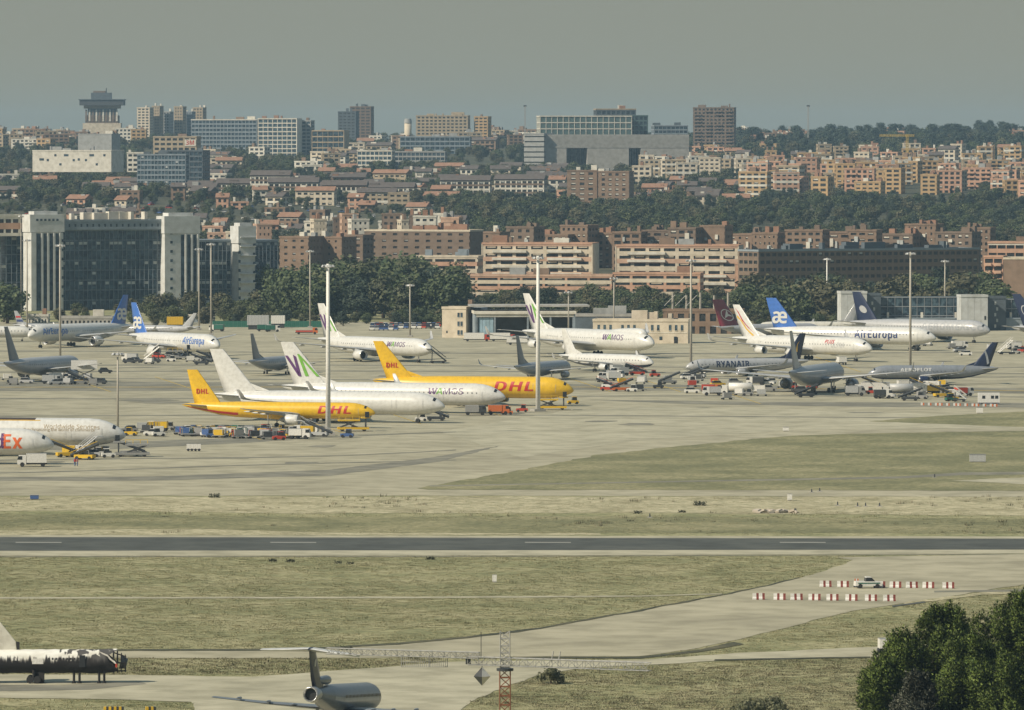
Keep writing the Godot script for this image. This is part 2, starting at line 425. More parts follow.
func blade_tuft(n: int, h: float, spread: float, cols: Array, sd: int) -> ArrayMesh:
	var r := RandomNumberGenerator.new()
	r.seed = sd
	var st := SurfaceTool.new()
	st.begin(Mesh.PRIMITIVE_TRIANGLES)
	for i in n:
		var a := r.randf() * TAU
		var p := Vector3(cos(a), 0, sin(a)) * spread * r.randf()
		var lean := Vector3(cos(a), 0, sin(a)) * r.randf_range(0.1, 0.5) * h
		var side := Vector3(-sin(a), 0, cos(a)) * r.randf_range(0.018, 0.04)
		var c: Color = cols[r.randi() % cols.size()]
		st.set_normal((Vector3.UP + Vector3(cos(a), 0, sin(a)) * 0.25).normalized())
		for v in [p - side, p + side, p + lean + Vector3.UP * h * r.randf_range(0.6, 1.1)]:
			st.set_color(c)
			st.add_vertex(v)
	return st.commit()
func scatter(called: String, label: String, mesh: Mesh, n: int, rect: Array, smin: float, smax: float, thresh: float, sd: int) -> void:
	var r := RandomNumberGenerator.new()
	r.seed = sd
	var nz := FastNoiseLite.new()
	nz.seed = sd
	nz.frequency = 0.02
	var xs: Array[Transform3D] = []
	var tries := 0
	while xs.size() < n and tries < n * 6:
		tries += 1
		var px := r.randf_range(rect[0], rect[2])
		var d := r.randf_range(F * H / (rect[3] - YH), F * H / (rect[1] - YH))
		var py := YH + F * H / d
		var p := gp(px, py)
		if nz.get_noise_2d(p.x, p.z) < thresh: continue
		var hit := false
		for q in paved:
			if Geometry2D.is_point_in_polygon(Vector2(px, py), q):
				hit = true
				break
		if hit: continue
		var s := r.randf_range(smin, smax)
		xs.append(Transform3D(Basis(Vector3.UP, r.randf() * TAU).scaled(Vector3(s, s * r.randf_range(0.7, 1.3), s)), p))
	var mm := MultiMesh.new()
	mm.transform_format = MultiMesh.TRANSFORM_3D
	mm.mesh = mesh
	mm.instance_count = xs.size()
	for i in xs.size(): mm.set_instance_transform(i, xs[i])
	var o := MultiMeshInstance3D.new()
	o.multimesh = mm
	o.material_override = M.leaf
	o.name = numbered(called)
	add_child(o)
	tag(o, label, "grass", "", "stuff")
func build_grass() -> void:
	var dry := [Color(0.38, 0.34, 0.19), Color(0.32, 0.29, 0.15), Color(0.28, 0.26, 0.13), Color(0.45, 0.4, 0.24)]
	var grn := [Color(0.2, 0.21, 0.1), Color(0.25, 0.24, 0.12), Color(0.17, 0.18, 0.085), Color(0.3, 0.275, 0.15)]
	var drk := [Color(0.14, 0.125, 0.07), Color(0.18, 0.15, 0.09), Color(0.11, 0.11, 0.055), Color(0.24, 0.2, 0.13)]
	scatter("dry_grass", "short dry grass blades over the fields before the runway", blade_tuft(26, 0.08, 1.3, dry, 1), 20000, [-60, 556, 1090, 730], 0.7, 1.4, -0.9, 31)
	scatter("green_grass", "olive green grass blades over the fields before the runway", blade_tuft(26, 0.08, 1.3, grn, 2), 16000, [-60, 556, 1090, 730], 0.7, 1.4, -0.25, 32)
	scatter("weeds", "dark weedy growth in the rough grass in front of the pad", blade_tuft(26, 0.16, 1.1, drk, 3), 4500, [440, 655, 1090, 730], 0.5, 1.1, -0.1, 33)
	scatter("weeds", "dark weedy growth in the strip between taxiway and pad", blade_tuft(20, 0.2, 0.9, drk, 3), 1300, [-60, 659, 440, 677], 0.6, 1.2, -0.2, 34)
	scatter("dry_grass", "tall straw tufts on the strip beyond the runway", blade_tuft(22, 0.08, 1.2, dry, 5), 3500, [-60, 497, 1090, 535], 0.7, 1.6, -0.1, 35)
	scatter("weeds", "dark weed clumps dotted over the straw strip", blade_tuft(16, 0.4, 0.8, drk, 6), 200, [-60, 497, 1090, 534], 0.6, 1.7, 0.12, 36)

# ---- aircraft ----  local +X is the nose, +Z the right wing, origin on the ground below the main gear
const STN := [[0.0, 0.0], [0.004, 0.15], [0.012, 0.3], [0.025, 0.47], [0.045, 0.66], [0.07, 0.83], [0.1, 0.95], [0.135, 1.0], [0.64, 1.0], [0.72, 0.95], [0.8, 0.8], [0.88, 0.56], [0.95, 0.32], [0.985, 0.18], [1.0, 0.08]]
func stn(t: float) -> Vector2:   # radius share and centre shift at t
	var rr := 0.08
	for i in STN.size() - 1:
		if t >= STN[i][0] and t <= STN[i + 1][0]:
			rr = lerpf(STN[i][1], STN[i + 1][1], (t - STN[i][0]) / (STN[i + 1][0] - STN[i][0]))
	return Vector2(rr, -(1.0 - rr) * 0.28 if t < 0.2 else (1.0 - rr) * 0.62)
func shell(A: Dictionary, t0: float, t1: float, a0: float, a1: float, seg: int, off: float) -> ArrayMesh:
	var b := MB.new()
	b.group(1)
	var ts := [t0]
	for s in STN:
		if s[0] > t0 + 0.0005 and s[0] < t1 - 0.0005: ts.append(s[0])
	ts.append(t1)
	var r: float = A.d * 0.5
	for i in ts.size() - 1:
		for j in seg:
			var q := []
			for c in [[i, j], [i + 1, j], [i + 1, j + 1], [i, j + 1]]:
				var s := stn(ts[c[0]])
				var a := lerpf(a0, a1, float(c[1]) / seg)
				var k := s.x * r + off
				q.append(Vector3((0.52 - ts[c[0]]) * A.L, A.yc + s.y * r + k * cos(a), k * sin(a)))
			b.quad(q[0], q[1], q[2], q[3])
	return b.done()
func foil(secs: Array, up: Vector3) -> ArrayMesh:   # sections [leading edge, chord, thickness]; chord runs to -X
	var b := MB.new()
	b.group(2)
	var rings := []
	for s in secs:
		var ring := []
		for k in [[0.0, 0.0], [0.06, 0.28], [0.3, 0.5], [0.65, 0.32], [1.0, 0.02], [0.65, -0.25], [0.3, -0.42], [0.06, -0.25]]:
			ring.append(s[0] + Vector3(-s[1] * k[0], 0, 0) + up * s[2] * k[1])
		rings.append(ring)
	for i in rings.size() - 1:
		for j in 8:
			b.quad(rings[i][j], rings[i][(j + 1) % 8], rings[i + 1][(j + 1) % 8], rings[i + 1][j])
	b.group(-1)
	for e in [rings[0], rings[-1]]:
		for j in range(1, 7): b.tri(e[0], e[j], e[j + 1])
	return b.done()
func lathe_x(prof: Array, c: Vector3, n := 16) -> ArrayMesh:   # profile of [x, r]
	var b := MB.new()
	b.group(3)
	for i in prof.size() - 1:
		for j in n:
			var a0 := TAU * j / n
			var a1 := TAU * (j + 1) / n
			b.quad(c + Vector3(prof[i][0], cos(a0) * prof[i][1], sin(a0) * prof[i][1]), c + Vector3(prof[i + 1][0], cos(a0) * prof[i + 1][1], sin(a0) * prof[i + 1][1]), c + Vector3(prof[i + 1][0], cos(a1) * prof[i + 1][1], sin(a1) * prof[i + 1][1]), c + Vector3(prof[i][0], cos(a1) * prof[i][1], sin(a1) * prof[i][1]))
	return b.done()
func engine(parent: Node, c: Vector3, ed: float, el: float, m: Material, pyl_to: Vector3) -> void:
	var r := ed * 0.5
	var e := part(parent, "engine", lathe_x([[el * 0.34, r * 0.78], [el * 0.5, r * 0.86], [el * 0.47, r * 0.95], [el * 0.3, r], [-el * 0.1, r * 0.98], [-el * 0.3, r * 0.82], [-el * 0.3, r * 0.6]], c, 18), m)
	part(e, "intake_lip", lathe_x([[el * 0.49, r * 0.83], [el * 0.53, r * 0.9], [el * 0.46, r * 0.97]], c, 18), M.bare_metal)
	part(e, "fan", lathe_x([[el * 0.45, 0.01], [el * 0.33, r * 0.25], [el * 0.31, r * 0.8]], c, 14), M.dark)
	part(e, "exhaust", lathe_x([[-el * 0.28, r * 0.62], [-el * 0.5, r * 0.42], [-el * 0.66, r * 0.06]], c, 12), M.strut_metal)
	var b := MB.new()
	var w := ed * 0.07
	var p := [c + Vector3(el * 0.3, r * 0.9, 0), c + Vector3(-el * 0.35, r * 0.6, 0), pyl_to + Vector3(-el * 0.3, 0, 0), pyl_to + Vector3(el * 0.05, 0.05, 0)]
	for s in [-1.0, 1.0]: b.quad(p[0] + Vector3(0, 0, w * s), p[1] + Vector3(0, 0, w * s), p[2] + Vector3(0, 0, w * s), p[3] + Vector3(0, 0, w * s))
	for i in 4:
		var q: Vector3 = p[(i + 1) % 4]
		b.quad(p[i] + Vector3(0, 0, w), q + Vector3(0, 0, w), q - Vector3(0, 0, w), p[i] - Vector3(0, 0, w))
	part(e, "pylon", b.done(), M.wing_metal)
func gear(parent: Node, called: String, c: Vector3, top: float, rw: float, pairs: int, gap: float) -> void:
	var b := MB.new()
	b.cyl(Vector3(c.x, rw, c.z), Vector3(c.x, top, c.z), rw * 0.24, rw * 0.28, 8)
	b.bar(Vector3(c.x, rw * 1.3, c.z), Vector3(c.x + rw * 2.2, top, c.z), rw * 0.12)
	if pairs > 1: b.bar(Vector3(c.x - rw * 1.2, rw, c.z), Vector3(c.x + rw * 1.2, rw, c.z), rw * 0.2)
	var g := part(parent, called, b.done(), M.strut_metal)
	for i in pairs:
		for s in [-1.0, 1.0]:
			var w := MB.new()
			var x := c.x + (i - (pairs - 1) * 0.5) * rw * 2.3
			w.cyl(Vector3(x, rw, c.z + s * gap - rw * 0.2), Vector3(x, rw, c.z + s * gap + rw * 0.2), rw, rw, 12)
			part(g, "wheel", w.done(), M.rubber)
func glyphs(text: String, h: float, bold := true, serif := false) -> PackedVector2Array:   # filled triangles of a line of text, height h, centred in x
	var t := TextMesh.new()
	var f := SystemFont.new()
	f.font_names = PackedStringArray(["Droid Serif" if serif else "Droid Sans"])
	f.font_weight = 700 if bold else 400
	t.font = f
	t.text = text
	t.font_size = 64
	t.pixel_size = h / 46.0
	t.depth = 0.0
	t.curve_step = 2.0
	var ar := t.get_mesh_arrays()
	var v: PackedVector3Array = ar[Mesh.ARRAY_VERTEX]
	var ix = ar[Mesh.ARRAY_INDEX]
	var out := PackedVector2Array()
	if ix != null and ix.size() > 0:
		for i in ix: out.append(Vector2(v[i].x, v[i].y))
	else:
		for p in v: out.append(Vector2(p.x, p.y))
	return out
func wrap_text(parent: Node, called: String, A: Dictionary, text: String, h: float, t: float, ang: float, m: Material, slant := 0.0, bold := true, wide := 1.0) -> void:
	var src := glyphs(text, h, bold)
	for side in [1.0, -1.0]:
		var b := MB.new()
		b.group(4)
		var stack := []
		for i in range(0, src.size(), 3): stack.append([src[i], src[i + 1], src[i + 2]])
		while stack.size() > 0:
			var tr: Array = stack.pop_back()
			var l := [tr[0].distance_to(tr[1]), tr[1].distance_to(tr[2]), tr[2].distance_to(tr[0])]
			var k := 0 if l[0] >= l[1] and l[0] >= l[2] else (1 if l[1] >= l[2] else 2)
			if l[k] > 0.8:
				var mid: Vector2 = (tr[k] + tr[(k + 1) % 3]) * 0.5
				stack.append([tr[k], mid, tr[(k + 2) % 3]])
				stack.append([mid, tr[(k + 1) % 3], tr[(k + 2) % 3]])
				continue
			var q := []
			for p in tr:
				var x: float = (0.52 - t) * A.L + side * (p.x * wide + p.y * slant)
				var s := stn(clampf(0.52 - x / A.L, 0.0, 1.0))
				var r: float = s.x * A.d * 0.5 + 0.04
				var a: float = ang + p.y / (A.d * 0.5)
				q.append(Vector3(x, A.yc + s.y * A.d * 0.5 + r * sin(a), side * r * cos(a)))
			b.tri(q[0], q[1], q[2])
		part(parent, called, b.done(), m)

func airliner(called: String, label: String, A: Dictionary, px: float, py: float, theta: float, group := "") -> Node3D:
	var root := thing(called, label, "aircraft", gp(px, py, 0.07), -deg_to_rad(theta), group)
	var r: float = A.d * 0.5
	A.yc = A.get("yc", r + 0.33 * A.d + 0.1)
	var L: float = A.L
	var b2: float = A.span * 0.5
	var body: Material = M[A.get("body", "ac_white")]
	var cut: float = A.get("belly_cut", 0.0)      # share of the lower half that has another colour
	if A.has("belly"):
		var a := PI * (1.0 - cut * 0.5)
		part(root, "fuselage", shell(A, 0, 1, -a, a, 24, 0), body)
		part(root, "belly", shell(A, 0.03, 1, a, TAU - a, 10, 0.004), M[A.belly])
	elif A.has("crown"):
		part(root, "fuselage", shell(A, 0, 1, 0.55, TAU - 0.55, 24, 0), body)
		part(root, "crown_panel", shell(A, 0.33, 1, -0.55, 0.55, 8, 0), M[A.crown])
		part(root, "nose_crown", shell(A, 0, 0.33, -0.55, 0.55, 8, 0), body)
	else:
		part(root, "fuselage", shell(A, 0, 1, 0, TAU, 28, 0), body)
	if A.has("hump"):
		var pr := []
		for k in 9:
			var t := k / 8.0
			pr.append([(0.48 - 0.36 * t) * L, r * 0.62 * pow(sin(PI * clampf(pow(t, 0.55), 0.0, 1.0)), 0.5)])
		part(root, "upper_deck", lathe_x(pr, Vector3(0, A.yc + r * 0.62, 0), 18), body)
	# windscreen, windows, doors
	var tw := 0.032 if A.d > 4.5 else 0.04
	for s in [-1.0, 1.0]:
		part(root, "windscreen", shell(A, tw + 0.002, tw + 0.012, s * 0.2, s * 0.95, 4, 0.03), M.window_dark)
		if not A.get("cargo", false):
			var w := MB.new()
			var n := int(L * 0.6 / 1.05)
			for i in n:
				if i % 17 == 16: continue
				var t := 0.115 + 0.66 * i / n
				var sx := (0.52 - t) * L
				var rr := stn(t)
				var yy: float = A.yc + rr.y * r + r * 0.16
				var zz := sqrt(maxf(0.01, pow(rr.x * r, 2) - pow(r * 0.16, 2))) + 0.03
				w.quad(Vector3(sx, yy - 0.17, s * zz), Vector3(sx + 0.26, yy - 0.17, s * zz), Vector3(sx + 0.26, yy + 0.2, s * zz), Vector3(sx, yy + 0.2, s * zz))
			part(root, "cabin_windows", w.done(), M.cabin_glass, "stuff")
		for t in ([0.09, 0.2] if A.get("cargo", false) else [0.1, 0.27, 0.47, 0.76]):
			var rr := stn(t)
			var k := rr.x * r + 0.02
			var dm := MB.new()
			for e in [[-0.62, -0.55], [0.55, 0.62]]:
				for j in 5:
					var a0 := 1.2 + j * 0.16
					var a1 := a0 + 0.16
					dm.quad(Vector3((0.52 - t) * L + e[0], A.yc + rr.y * r + k * cos(a0), s * k * sin(a0)), Vector3((0.52 - t) * L + e[1], A.yc + rr.y * r + k * cos(a0), s * k * sin(a0)), Vector3((0.52 - t) * L + e[1], A.yc + rr.y * r + k * cos(a1), s * k * sin(a1)), Vector3((0.52 - t) * L + e[0], A.yc + rr.y * r + k * cos(a1), s * k * sin(a1)))
			part(root, "door", dm.done(), M.ac_grey)
	# wings
	var wm: Material = M[A.get("wing", "wing_metal")]
	var c0: float = A.get("chord", L * 0.185)
	var sw := tan(deg_to_rad(A.get("sweep", 30.0)))
	var xr := (0.52 - 0.36) * L
	var yw: float = A.yc - r * 0.55
	for s in [-1.0, 1.0]:
		var secs := []
		for k in [[0.15 * r / b2, 1.0, 0.13], [0.36, 0.58, 0.115], [0.7, 0.36, 0.1], [0.97, 0.2, 0.09]]:
			var z: float = k[0] * b2
			secs.append([Vector3(xr - z * sw, yw + z * 0.105, s * z), c0 * k[1], c0 * k[1] * k[2]])
		if A.get("winglet", 1) == 1:
			secs.append([Vector3(xr - b2 * sw - c0 * 0.06, yw + b2 * 0.105 + 0.35, s * b2 * 0.995), c0 * 0.15, c0 * 0.012])
			secs.append([Vector3(xr - b2 * sw - c0 * 0.19, yw + b2 * 0.105 + A.d * 0.42, s * b2 * 1.01), c0 * 0.07, c0 * 0.006])
		else:
			secs.append([Vector3(xr - b2 * sw - c0 * 0.05, yw + b2 * 0.11, s * b2), c0 * 0.1, c0 * 0.008])
		var wing := part(root, "wing", foil(secs, Vector3.UP), wm)
		for k in [0.3, 0.52, 0.74]:   # flap track fairings
			var z: float = k * b2
			var ck := c0 * lerpf(0.66, 0.33, (k - 0.3) / 0.44)
			part(wing, "flap_fairing", lathe_x([[c0 * 0.14, 0.01], [c0 * 0.05, 0.02 * c0], [-c0 * 0.1, 0.022 * c0], [-c0 * 0.2, 0.004]], Vector3(xr - z * sw - ck * 0.9, yw + z * 0.105 - c0 * 0.035, s * z), 8), wm)
		# tailplane
		var hs: float = A.get("hspan", A.span * 0.34) * 0.5
		var ht := (0.52 - 0.855) * L
		var yh: float = A.yc + r * 0.42
		part(root, "tailplane", foil([[Vector3(ht, yh, s * r * 0.25), L * 0.095, L * 0.009], [Vector3(ht - hs * 0.68, yh + hs * 0.1, s * hs), L * 0.036, L * 0.003]], Vector3.UP), M[A.get("tailplane", A.get("wing", "wing_metal"))])
		# engines
		var ed: float = A.get("ed", 2.9)
		var spots: Array = A.get("engines", [0.33])
		for k in spots:
			var z: float = k * b2
			var el: float = ed * A.get("elong", 1.75)
			var yy := yw + z * 0.105
			engine(root, Vector3(xr - z * sw + el * 0.28, yy - ed * 0.66, s * z), ed, el, M[A.get("nacelle", A.get("body", "ac_white"))], Vector3(xr - z * sw - c0 * 0.05, yy - 0.12, s * z))
		gear(root, "main_gear", Vector3(-L * 0.012, 0, s * A.d * 0.9), yw + 0.2, A.d * 0.115, 1 if A.d < 4.2 else 2, A.d * 0.12)
	gear(root, "nose_gear", Vector3((0.52 - 0.115) * L, 0, 0), A.yc - r * 0.75, A.d * 0.09, 1, A.d * 0.07)
	part(root, "wing_fairing", lathe_x([[L * 0.15, 0.05], [L * 0.1, r * 0.62], [L * 0.0, r * 0.74], [-L * 0.08, r * 0.6], [-L * 0.13, 0.05]], Vector3(L * 0.02, A.yc - r * 0.45, 0), 14), M[A.get("belly", A.get("fairing", A.get("body", "ac_white")))])
	# fin
	var y0: float = A.yc + r * 0.7
	var y1: float = A.h
	var fs: float = A.get("fin_sweep", 0.155)
	var fx0 := (0.52 - 0.795) * L
	var fx1 := fx0 - fs * L
	var fc0: float = L * A.get("fin_c0", 0.135)
	var fc1: float = L * A.get("fin_c1", 0.05)
	var fin := part(root, "fin", foil([[Vector3(fx0 + L * 0.02, y0 - r * 0.3, 0), fc0 + L * 0.02, r * 0.24], [Vector3(fx0 - fs * L * 0.06, y0 + (y1 - y0) * 0.06, 0), fc0 * 0.97, r * 0.22], [Vector3(fx1, y1, 0), fc1, r * 0.1]], Vector3(0, 0, 1)), M[A.get("fin", A.get("body", "ac_white"))])
	if A.has("dorsal"):
		part(fin, "dorsal_fillet", foil([[Vector3(fx0 + L * 0.045, y0 + r * 0.25, 0), L * 0.09, r * 0.06], [Vector3(fx0 - fs * L * 0.22, y0 + (y1 - y0) * 0.22, 0), L * 0.02, r * 0.05]], Vector3(0, 0, 1)), M[A.get("fin", A.get("body", "ac_white"))])
	for s in [-1.0, 1.0]:
		for e in A.get("emblem", []):   # [material, polygon in fin shares]
			var poly := PackedVector2Array()
			for p in e[1]:
				poly.append(Vector2(p[0], p[1]))
			_fin_patch(fin, poly, [fx0, fx1, fc0, fc1, y0, y1, r, s], M[e[0]])
		for e in A.get("fin_text", []):   # [material, text, height, u, v]
			var g := glyphs(e[1], e[2])
			var b := MB.new()
			var c := _fin_pt(e[3], e[4], [fx0, fx1, fc0, fc1, y0, y1, r, s])
			for i in range(0, g.size(), 3):
				b.tri(c + Vector3(s * g[i].x, g[i].y, 0), c + Vector3(s * g[i + 1].x, g[i + 1].y, 0), c + Vector3(s * g[i + 2].x, g[i + 2].y, 0))
			part(fin, "lettering", b.done(), M[e[0]])
	for e in A.get("text", []):   # [text, height, t, angle, material, slant, bold, wide]
		wrap_text(root, "lettering", A, e[0], e[1], e[2], e[3], M[e[4]], e[5] if e.size() > 5 else 0.0, e[6] if e.size() > 6 else true, e[7] if e.size() > 7 else 1.0)
	for e in A.get("stripe", []):   # [material, t0, t1, angle0, angle1] on both sides
		for s in [-1.0, 1.0]:
			part(root, "stripe", shell(A, e[1], e[2], s * e[3], s * e[4], 4, 0.02), M[e[0]])
	return root
func _fin_pt(u: float, v: float, q: Array) -> Vector3:
	var le := lerpf(q[0], q[1], v)
	var ch := lerpf(q[2], q[3], v)
	return Vector3(le - ch * (1.0 - u), lerpf(q[4], q[5], v), q[7] * (lerpf(q[6] * 0.125, q[6] * 0.06, v) + 0.03))
func _fin_patch(fin: Node, poly: PackedVector2Array, q: Array, m: Material) -> void:
	var b := MB.new()
	var idx := Geometry2D.triangulate_polygon(poly)
	for i in range(0, idx.size(), 3):
		b.tri(_fin_pt(poly[idx[i]].x, poly[idx[i]].y, q), _fin_pt(poly[idx[i + 1]].x, poly[idx[i + 1]].y, q), _fin_pt(poly[idx[i + 2]].x, poly[idx[i + 2]].y, q))
	part(fin, "emblem", b.done(), m)
func ring(cx: float, cy: float, rx: float, ry: float, r2: float, n := 20) -> Array:   # a ring or disc as polygon in fin shares
	var out := []
	for i in n + 1: out.append([cx + rx * cos(TAU * i / n), cy + ry * sin(TAU * i / n)])
	if r2 > 0.0:
		for i in n + 1: out.append([cx + rx * r2 * cos(-TAU * i / n) , cy + ry * r2 * sin(-TAU * i / n) - 0.0005])
	return out

func build_aircraft() -> void:
	var va := [["ac_purple", [[0.02, 0.68], [0.16, 0.68], [0.34, 0.28], [0.26, 0.2]]], ["ac_purple", [[0.26, 0.2], [0.36, 0.2], [0.56, 0.66], [0.45, 0.70]]], ["ac_green", [[0.50, 0.2], [0.62, 0.2], [0.78, 0.62], [0.70, 0.72]]], ["ac_green", [[0.70, 0.72], [0.80, 0.72], [0.98, 0.2], [0.87, 0.2]]]]
	var A332 := {"L": 58.8, "d": 5.64, "span": 60.3, "h": 17.6, "ed": 3.1, "engines": [0.31], "dorsal": 1}
	var B787 := {"L": 56.7, "d": 5.8, "span": 60.0, "h": 17.0, "ed": 3.3, "engines": [0.33], "fin_sweep": 0.13, "body": "ac_white", "winglet": 0, "sweep": 32.0}
	var B737 := {"L": 39.5, "d": 3.9, "span": 35.8, "h": 12.5, "ed": 2.0, "engines": [0.3], "dorsal": 1, "sweep": 26.0, "fin_sweep": 0.13}
	# freighter row
	airliner("cargo_jet", "smaller yellow freighter jet with red lettering beside the white mast", {"L": 48.6, "d": 3.95, "span": 38.0, "h": 13.7, "yc": 4.15, "ed": 2.5, "engines": [0.34], "body": "ac_yellow", "fin": "ac_yellow", "wing": "wing_metal", "nacelle": "ac_white", "cargo": true, "winglet": 0, "sweep": 26.0, "fin_sweep": 0.125, "fin_c0": 0.14, "fin_c1": 0.055, "text": [["DHL", 1.9, 0.2, 0.12, "ac_red", 0.28, true, 1.7]], "fin_text": [["ac_red", "DHL", 1.2, 0.5, 0.36]], "stripe": [["ac_red", 0.7, 0.97, 1.95, 2.35]], "emblem": []}, 274.5, 427.5, 15)
	var w := A332.duplicate()
	w.L = 61.5
	w.cargo = true
	w.fin_c0 = 0.15
	w.fin_c1 = 0.06
	airliner("wide_body_jet", "plain all white wide-body jet parked behind the smaller yellow freighter", w, 323, 422, 20)
	var w2 := A332.duplicate()
	w2.merge({"emblem": va, "fin_sweep": 0.15}, true)
	w2.L = 61.0
	w2.fin_c0 = 0.15
	w2.fin_c1 = 0.06
	w2.text = [["W", 1.6, 0.308, 0.3, "ac_purple", 0.1, true, 1.2], ["A", 1.6, 0.276, 0.3, "ac_green", 0.1, true, 1.2], ["MOS", 1.6, 0.218, 0.3, "ac_purple", 0.0, false, 1.2]]
	airliner("wide_body_jet", "white wide-body jet with purple and green tail marks behind the plain white jet", w2, 388.5, 412.5, 20)
	airliner("cargo_jet", "larger yellow freighter jet with red lettering behind the white wide-body jets", {"L": 54.1, "d": 5.64, "span": 44.8, "h": 16.6, "ed": 2.9, "engines": [0.33], "body": "ac_yellow", "fin": "ac_yellow", "nacelle": "ac_yellow", "cargo": true, "winglet": 0, "sweep": 29.0, "dorsal": 1, "text": [["DHL", 2.5, 0.285, 0.12, "ac_red", 0.28, true, 1.65]], "fin_text": [["ac_red", "DHL", 1.3, 0.5, 0.36]]}, 469, 405.5, 14)
	airliner("cargo_jet", "white freighter jet nose with orange and purple fuselage letters", {"L": 54.1, "d": 5.64, "span": 44.8, "h": 16.6, "ed": 2.9, "engines": [0.33], "cargo": true, "winglet": 0, "fin": "ac_purple", "text": [["Ex", 3.2, 0.16, 0.05, "ac_orange", 0.0, true, 0.95], ["Fed", 3.2, 0.253, 0.05, "ac_purple", 0.0, true, 0.95]]}, -75, 464, 9)
	airliner("cargo_jet", "white freighter jet with brown and gold crown and small gold lettering", {"L": 61.0, "d": 6.0, "span": 51.7, "h": 17.6, "ed": 2.9, "engines": [0.33], "cargo": true, "winglet": 1, "crown": "ac_brown", "fin": "ac_brown", "stripe": [["ac_gold", 0.31, 1.0, 0.55, 0.64]], "text": [["Worldwide Services", 0.95, 0.19, 0.42, "ac_tan", 0.0, false, 1.1], ["Synchronizing the world of commerce", 0.62, 0.235, 0.18, "ac_tan", 0.0, false, 1.1]]}, -14.5, 454.5, 11)
	# second row, tails to the camera
	var grey := {"body": "ac_silver", "fin": "ac_steel", "wing": "wing_metal", "nacelle": "ac_silver"}
	var g1 := B737.duplicate()
	g1.merge(grey, true)
	g1.d = 3.95
	airliner("narrow_body_jet", "grey jet seen from behind, beyond the plain white wide-body jet's tail", g1, 277, 374.5, -66)
	var g2 := B737.duplicate()
	g2.merge(grey, true)
	g2.h = 13.4
	airliner("narrow_body_jet", "grey jet seen from behind, between the larger yellow freighter and the white mast", g2, 541, 380, -66)
	var g3 := A332.duplicate()
	g3.merge({"body": "ac_silver", "fin": "ac_grey", "nacelle": "ac_steel"}, true)
	airliner("wide_body_jet", "grey wide-body jet seen from behind with both wings spread among service trucks", g3, 814, 392.5, -74)
	var g4 := {"L": 46.0, "d": 5.0, "span": 47.6, "h": 16.0, "ed": 2.7, "engines": [0.33], "body": "ac_grey", "fin": "ac_steel", "nacelle": "ac_silver", "winglet": 0}
	airliner("wide_body_jet", "grey jet seen from behind beside the raised catering truck", g4, 40, 380.5, -66)
	# blue-tailed jets on the left
	var ae := [["ac_white", "æ", 5.0, 0.5, 0.4]]
	var e1 := B787.duplicate()
	e1.merge({"fin": "ac_blue", "fin_text": ae, "text": [["AirEuropa", 2.2, 0.20, 0.25, "ac_blue", 0.0, true, 0.9]], "fin_c0": 0.15, "fin_c1": 0.06}, true)
	airliner("wide_body_jet", "white jet with blue tail and its nose turned to the glass towers' left wing", e1, 82, 346.5, 124)
	airliner("wide_body_jet", "white jet with blue tail, its nose towards the plain white jet's fin", e1.duplicate(), 172, 357, 57)
	# far row
	var w3 := w2.duplicate()
	airliner("wide_body_jet", "white jet with purple and green tail marks behind the tall white mast", w3, 372, 361, 53)
	var j := {"L": 70.7, "d": 6.5, "span": 64.0, "h": 19.6, "ed": 2.7, "engines": [0.36, 0.66], "hump": true, "emblem": va, "text": w2.text.duplicate(true), "dorsal": 1}
	for t in j.text: t[1] = 1.85
	airliner("jumbo_jet", "white four-engined jet with humped upper deck, purple and green tail marks", j, 585, 356, 54)
	var s1 := B737.duplicate()
	s1.merge({"belly": "ac_navy", "belly_cut": 0.62}, true)
	airliner("narrow_body_jet", "white narrow jet with navy belly in front of the humped jet", s1, 604, 371.5, 45)
	var ry := B737.duplicate()
	ry.merge({"fin": "ac_navy", "belly": "ac_navy", "belly_cut": 0.4, "body": "ac_grey", "text": [["RYANAIR", 1.9, 0.36, 0.2, "ac_navy", 0.0, true, 0.95]], "emblem": [["ac_gold", [[0.35, 0.3], [0.5, 0.25], [0.62, 0.6], [0.5, 0.72], [0.55, 0.55]]]]}, true)
	airliner("narrow_body_jet", "pale narrow jet with navy fuselage lettering and navy tail", ry, 750, 376.5, 158)
	var pl := {"L": 63.0, "d": 5.64, "span": 60.3, "h": 17.0, "ed": 2.5, "engines": [0.31, 0.6], "dorsal": 1, "emblem": [["ac_red", [[0.2, 0.9], [0.42, 0.78], [0.5, 0.5], [0.7, 0.25], [0.85, 0.1], [0.62, 0.28], [0.42, 0.5], [0.34, 0.76]]], ["ac_gold", [[0.1, 0.6], [0.3, 0.5], [0.42, 0.25], [0.62, 0.05], [0.75, 0.05], [0.5, 0.27], [0.38, 0.52], [0.15, 0.68]]]], "text": [["PLUS", 1.3, 0.26, 0.5, "ac_red", 0.1], ["ULTRA", 1.5, 0.2, 0.12, "ac_grey", 0.1, false]]}
	airliner("wide_body_jet", "white four-engined jet with red and gold curves on its tail", pl, 799, 360, 48)
	var e3 := B787.duplicate()
	e3.merge({"L": 62.8, "fin": "ac_blue", "fin_text": ae, "text": [["AirEuropa", 2.5, 0.325, 0.15, "ac_ink", 0.0, true, 0.95]], "fin_c0": 0.145, "fin_c1": 0.06}, true)
	airliner("wide_body_jet", "white jet with blue tail and navy fuselage lettering behind the gold-curved tail", e3, 846, 350, 27)
	var am := B787.duplicate()
	am.merge({"body": "ac_grey", "fin": "ac_navy", "nacelle": "ac_silver", "emblem": [["ac_grey", ring(0.5, 0.4, 0.22, 0.13, 0.0)]], "fin_c0": 0.15, "fin_c1": 0.06, "text": [["AEROMEXICO", 2.3, 0.24, 0.22, "ac_silver", 0.0, true, 1.2]]}, true)
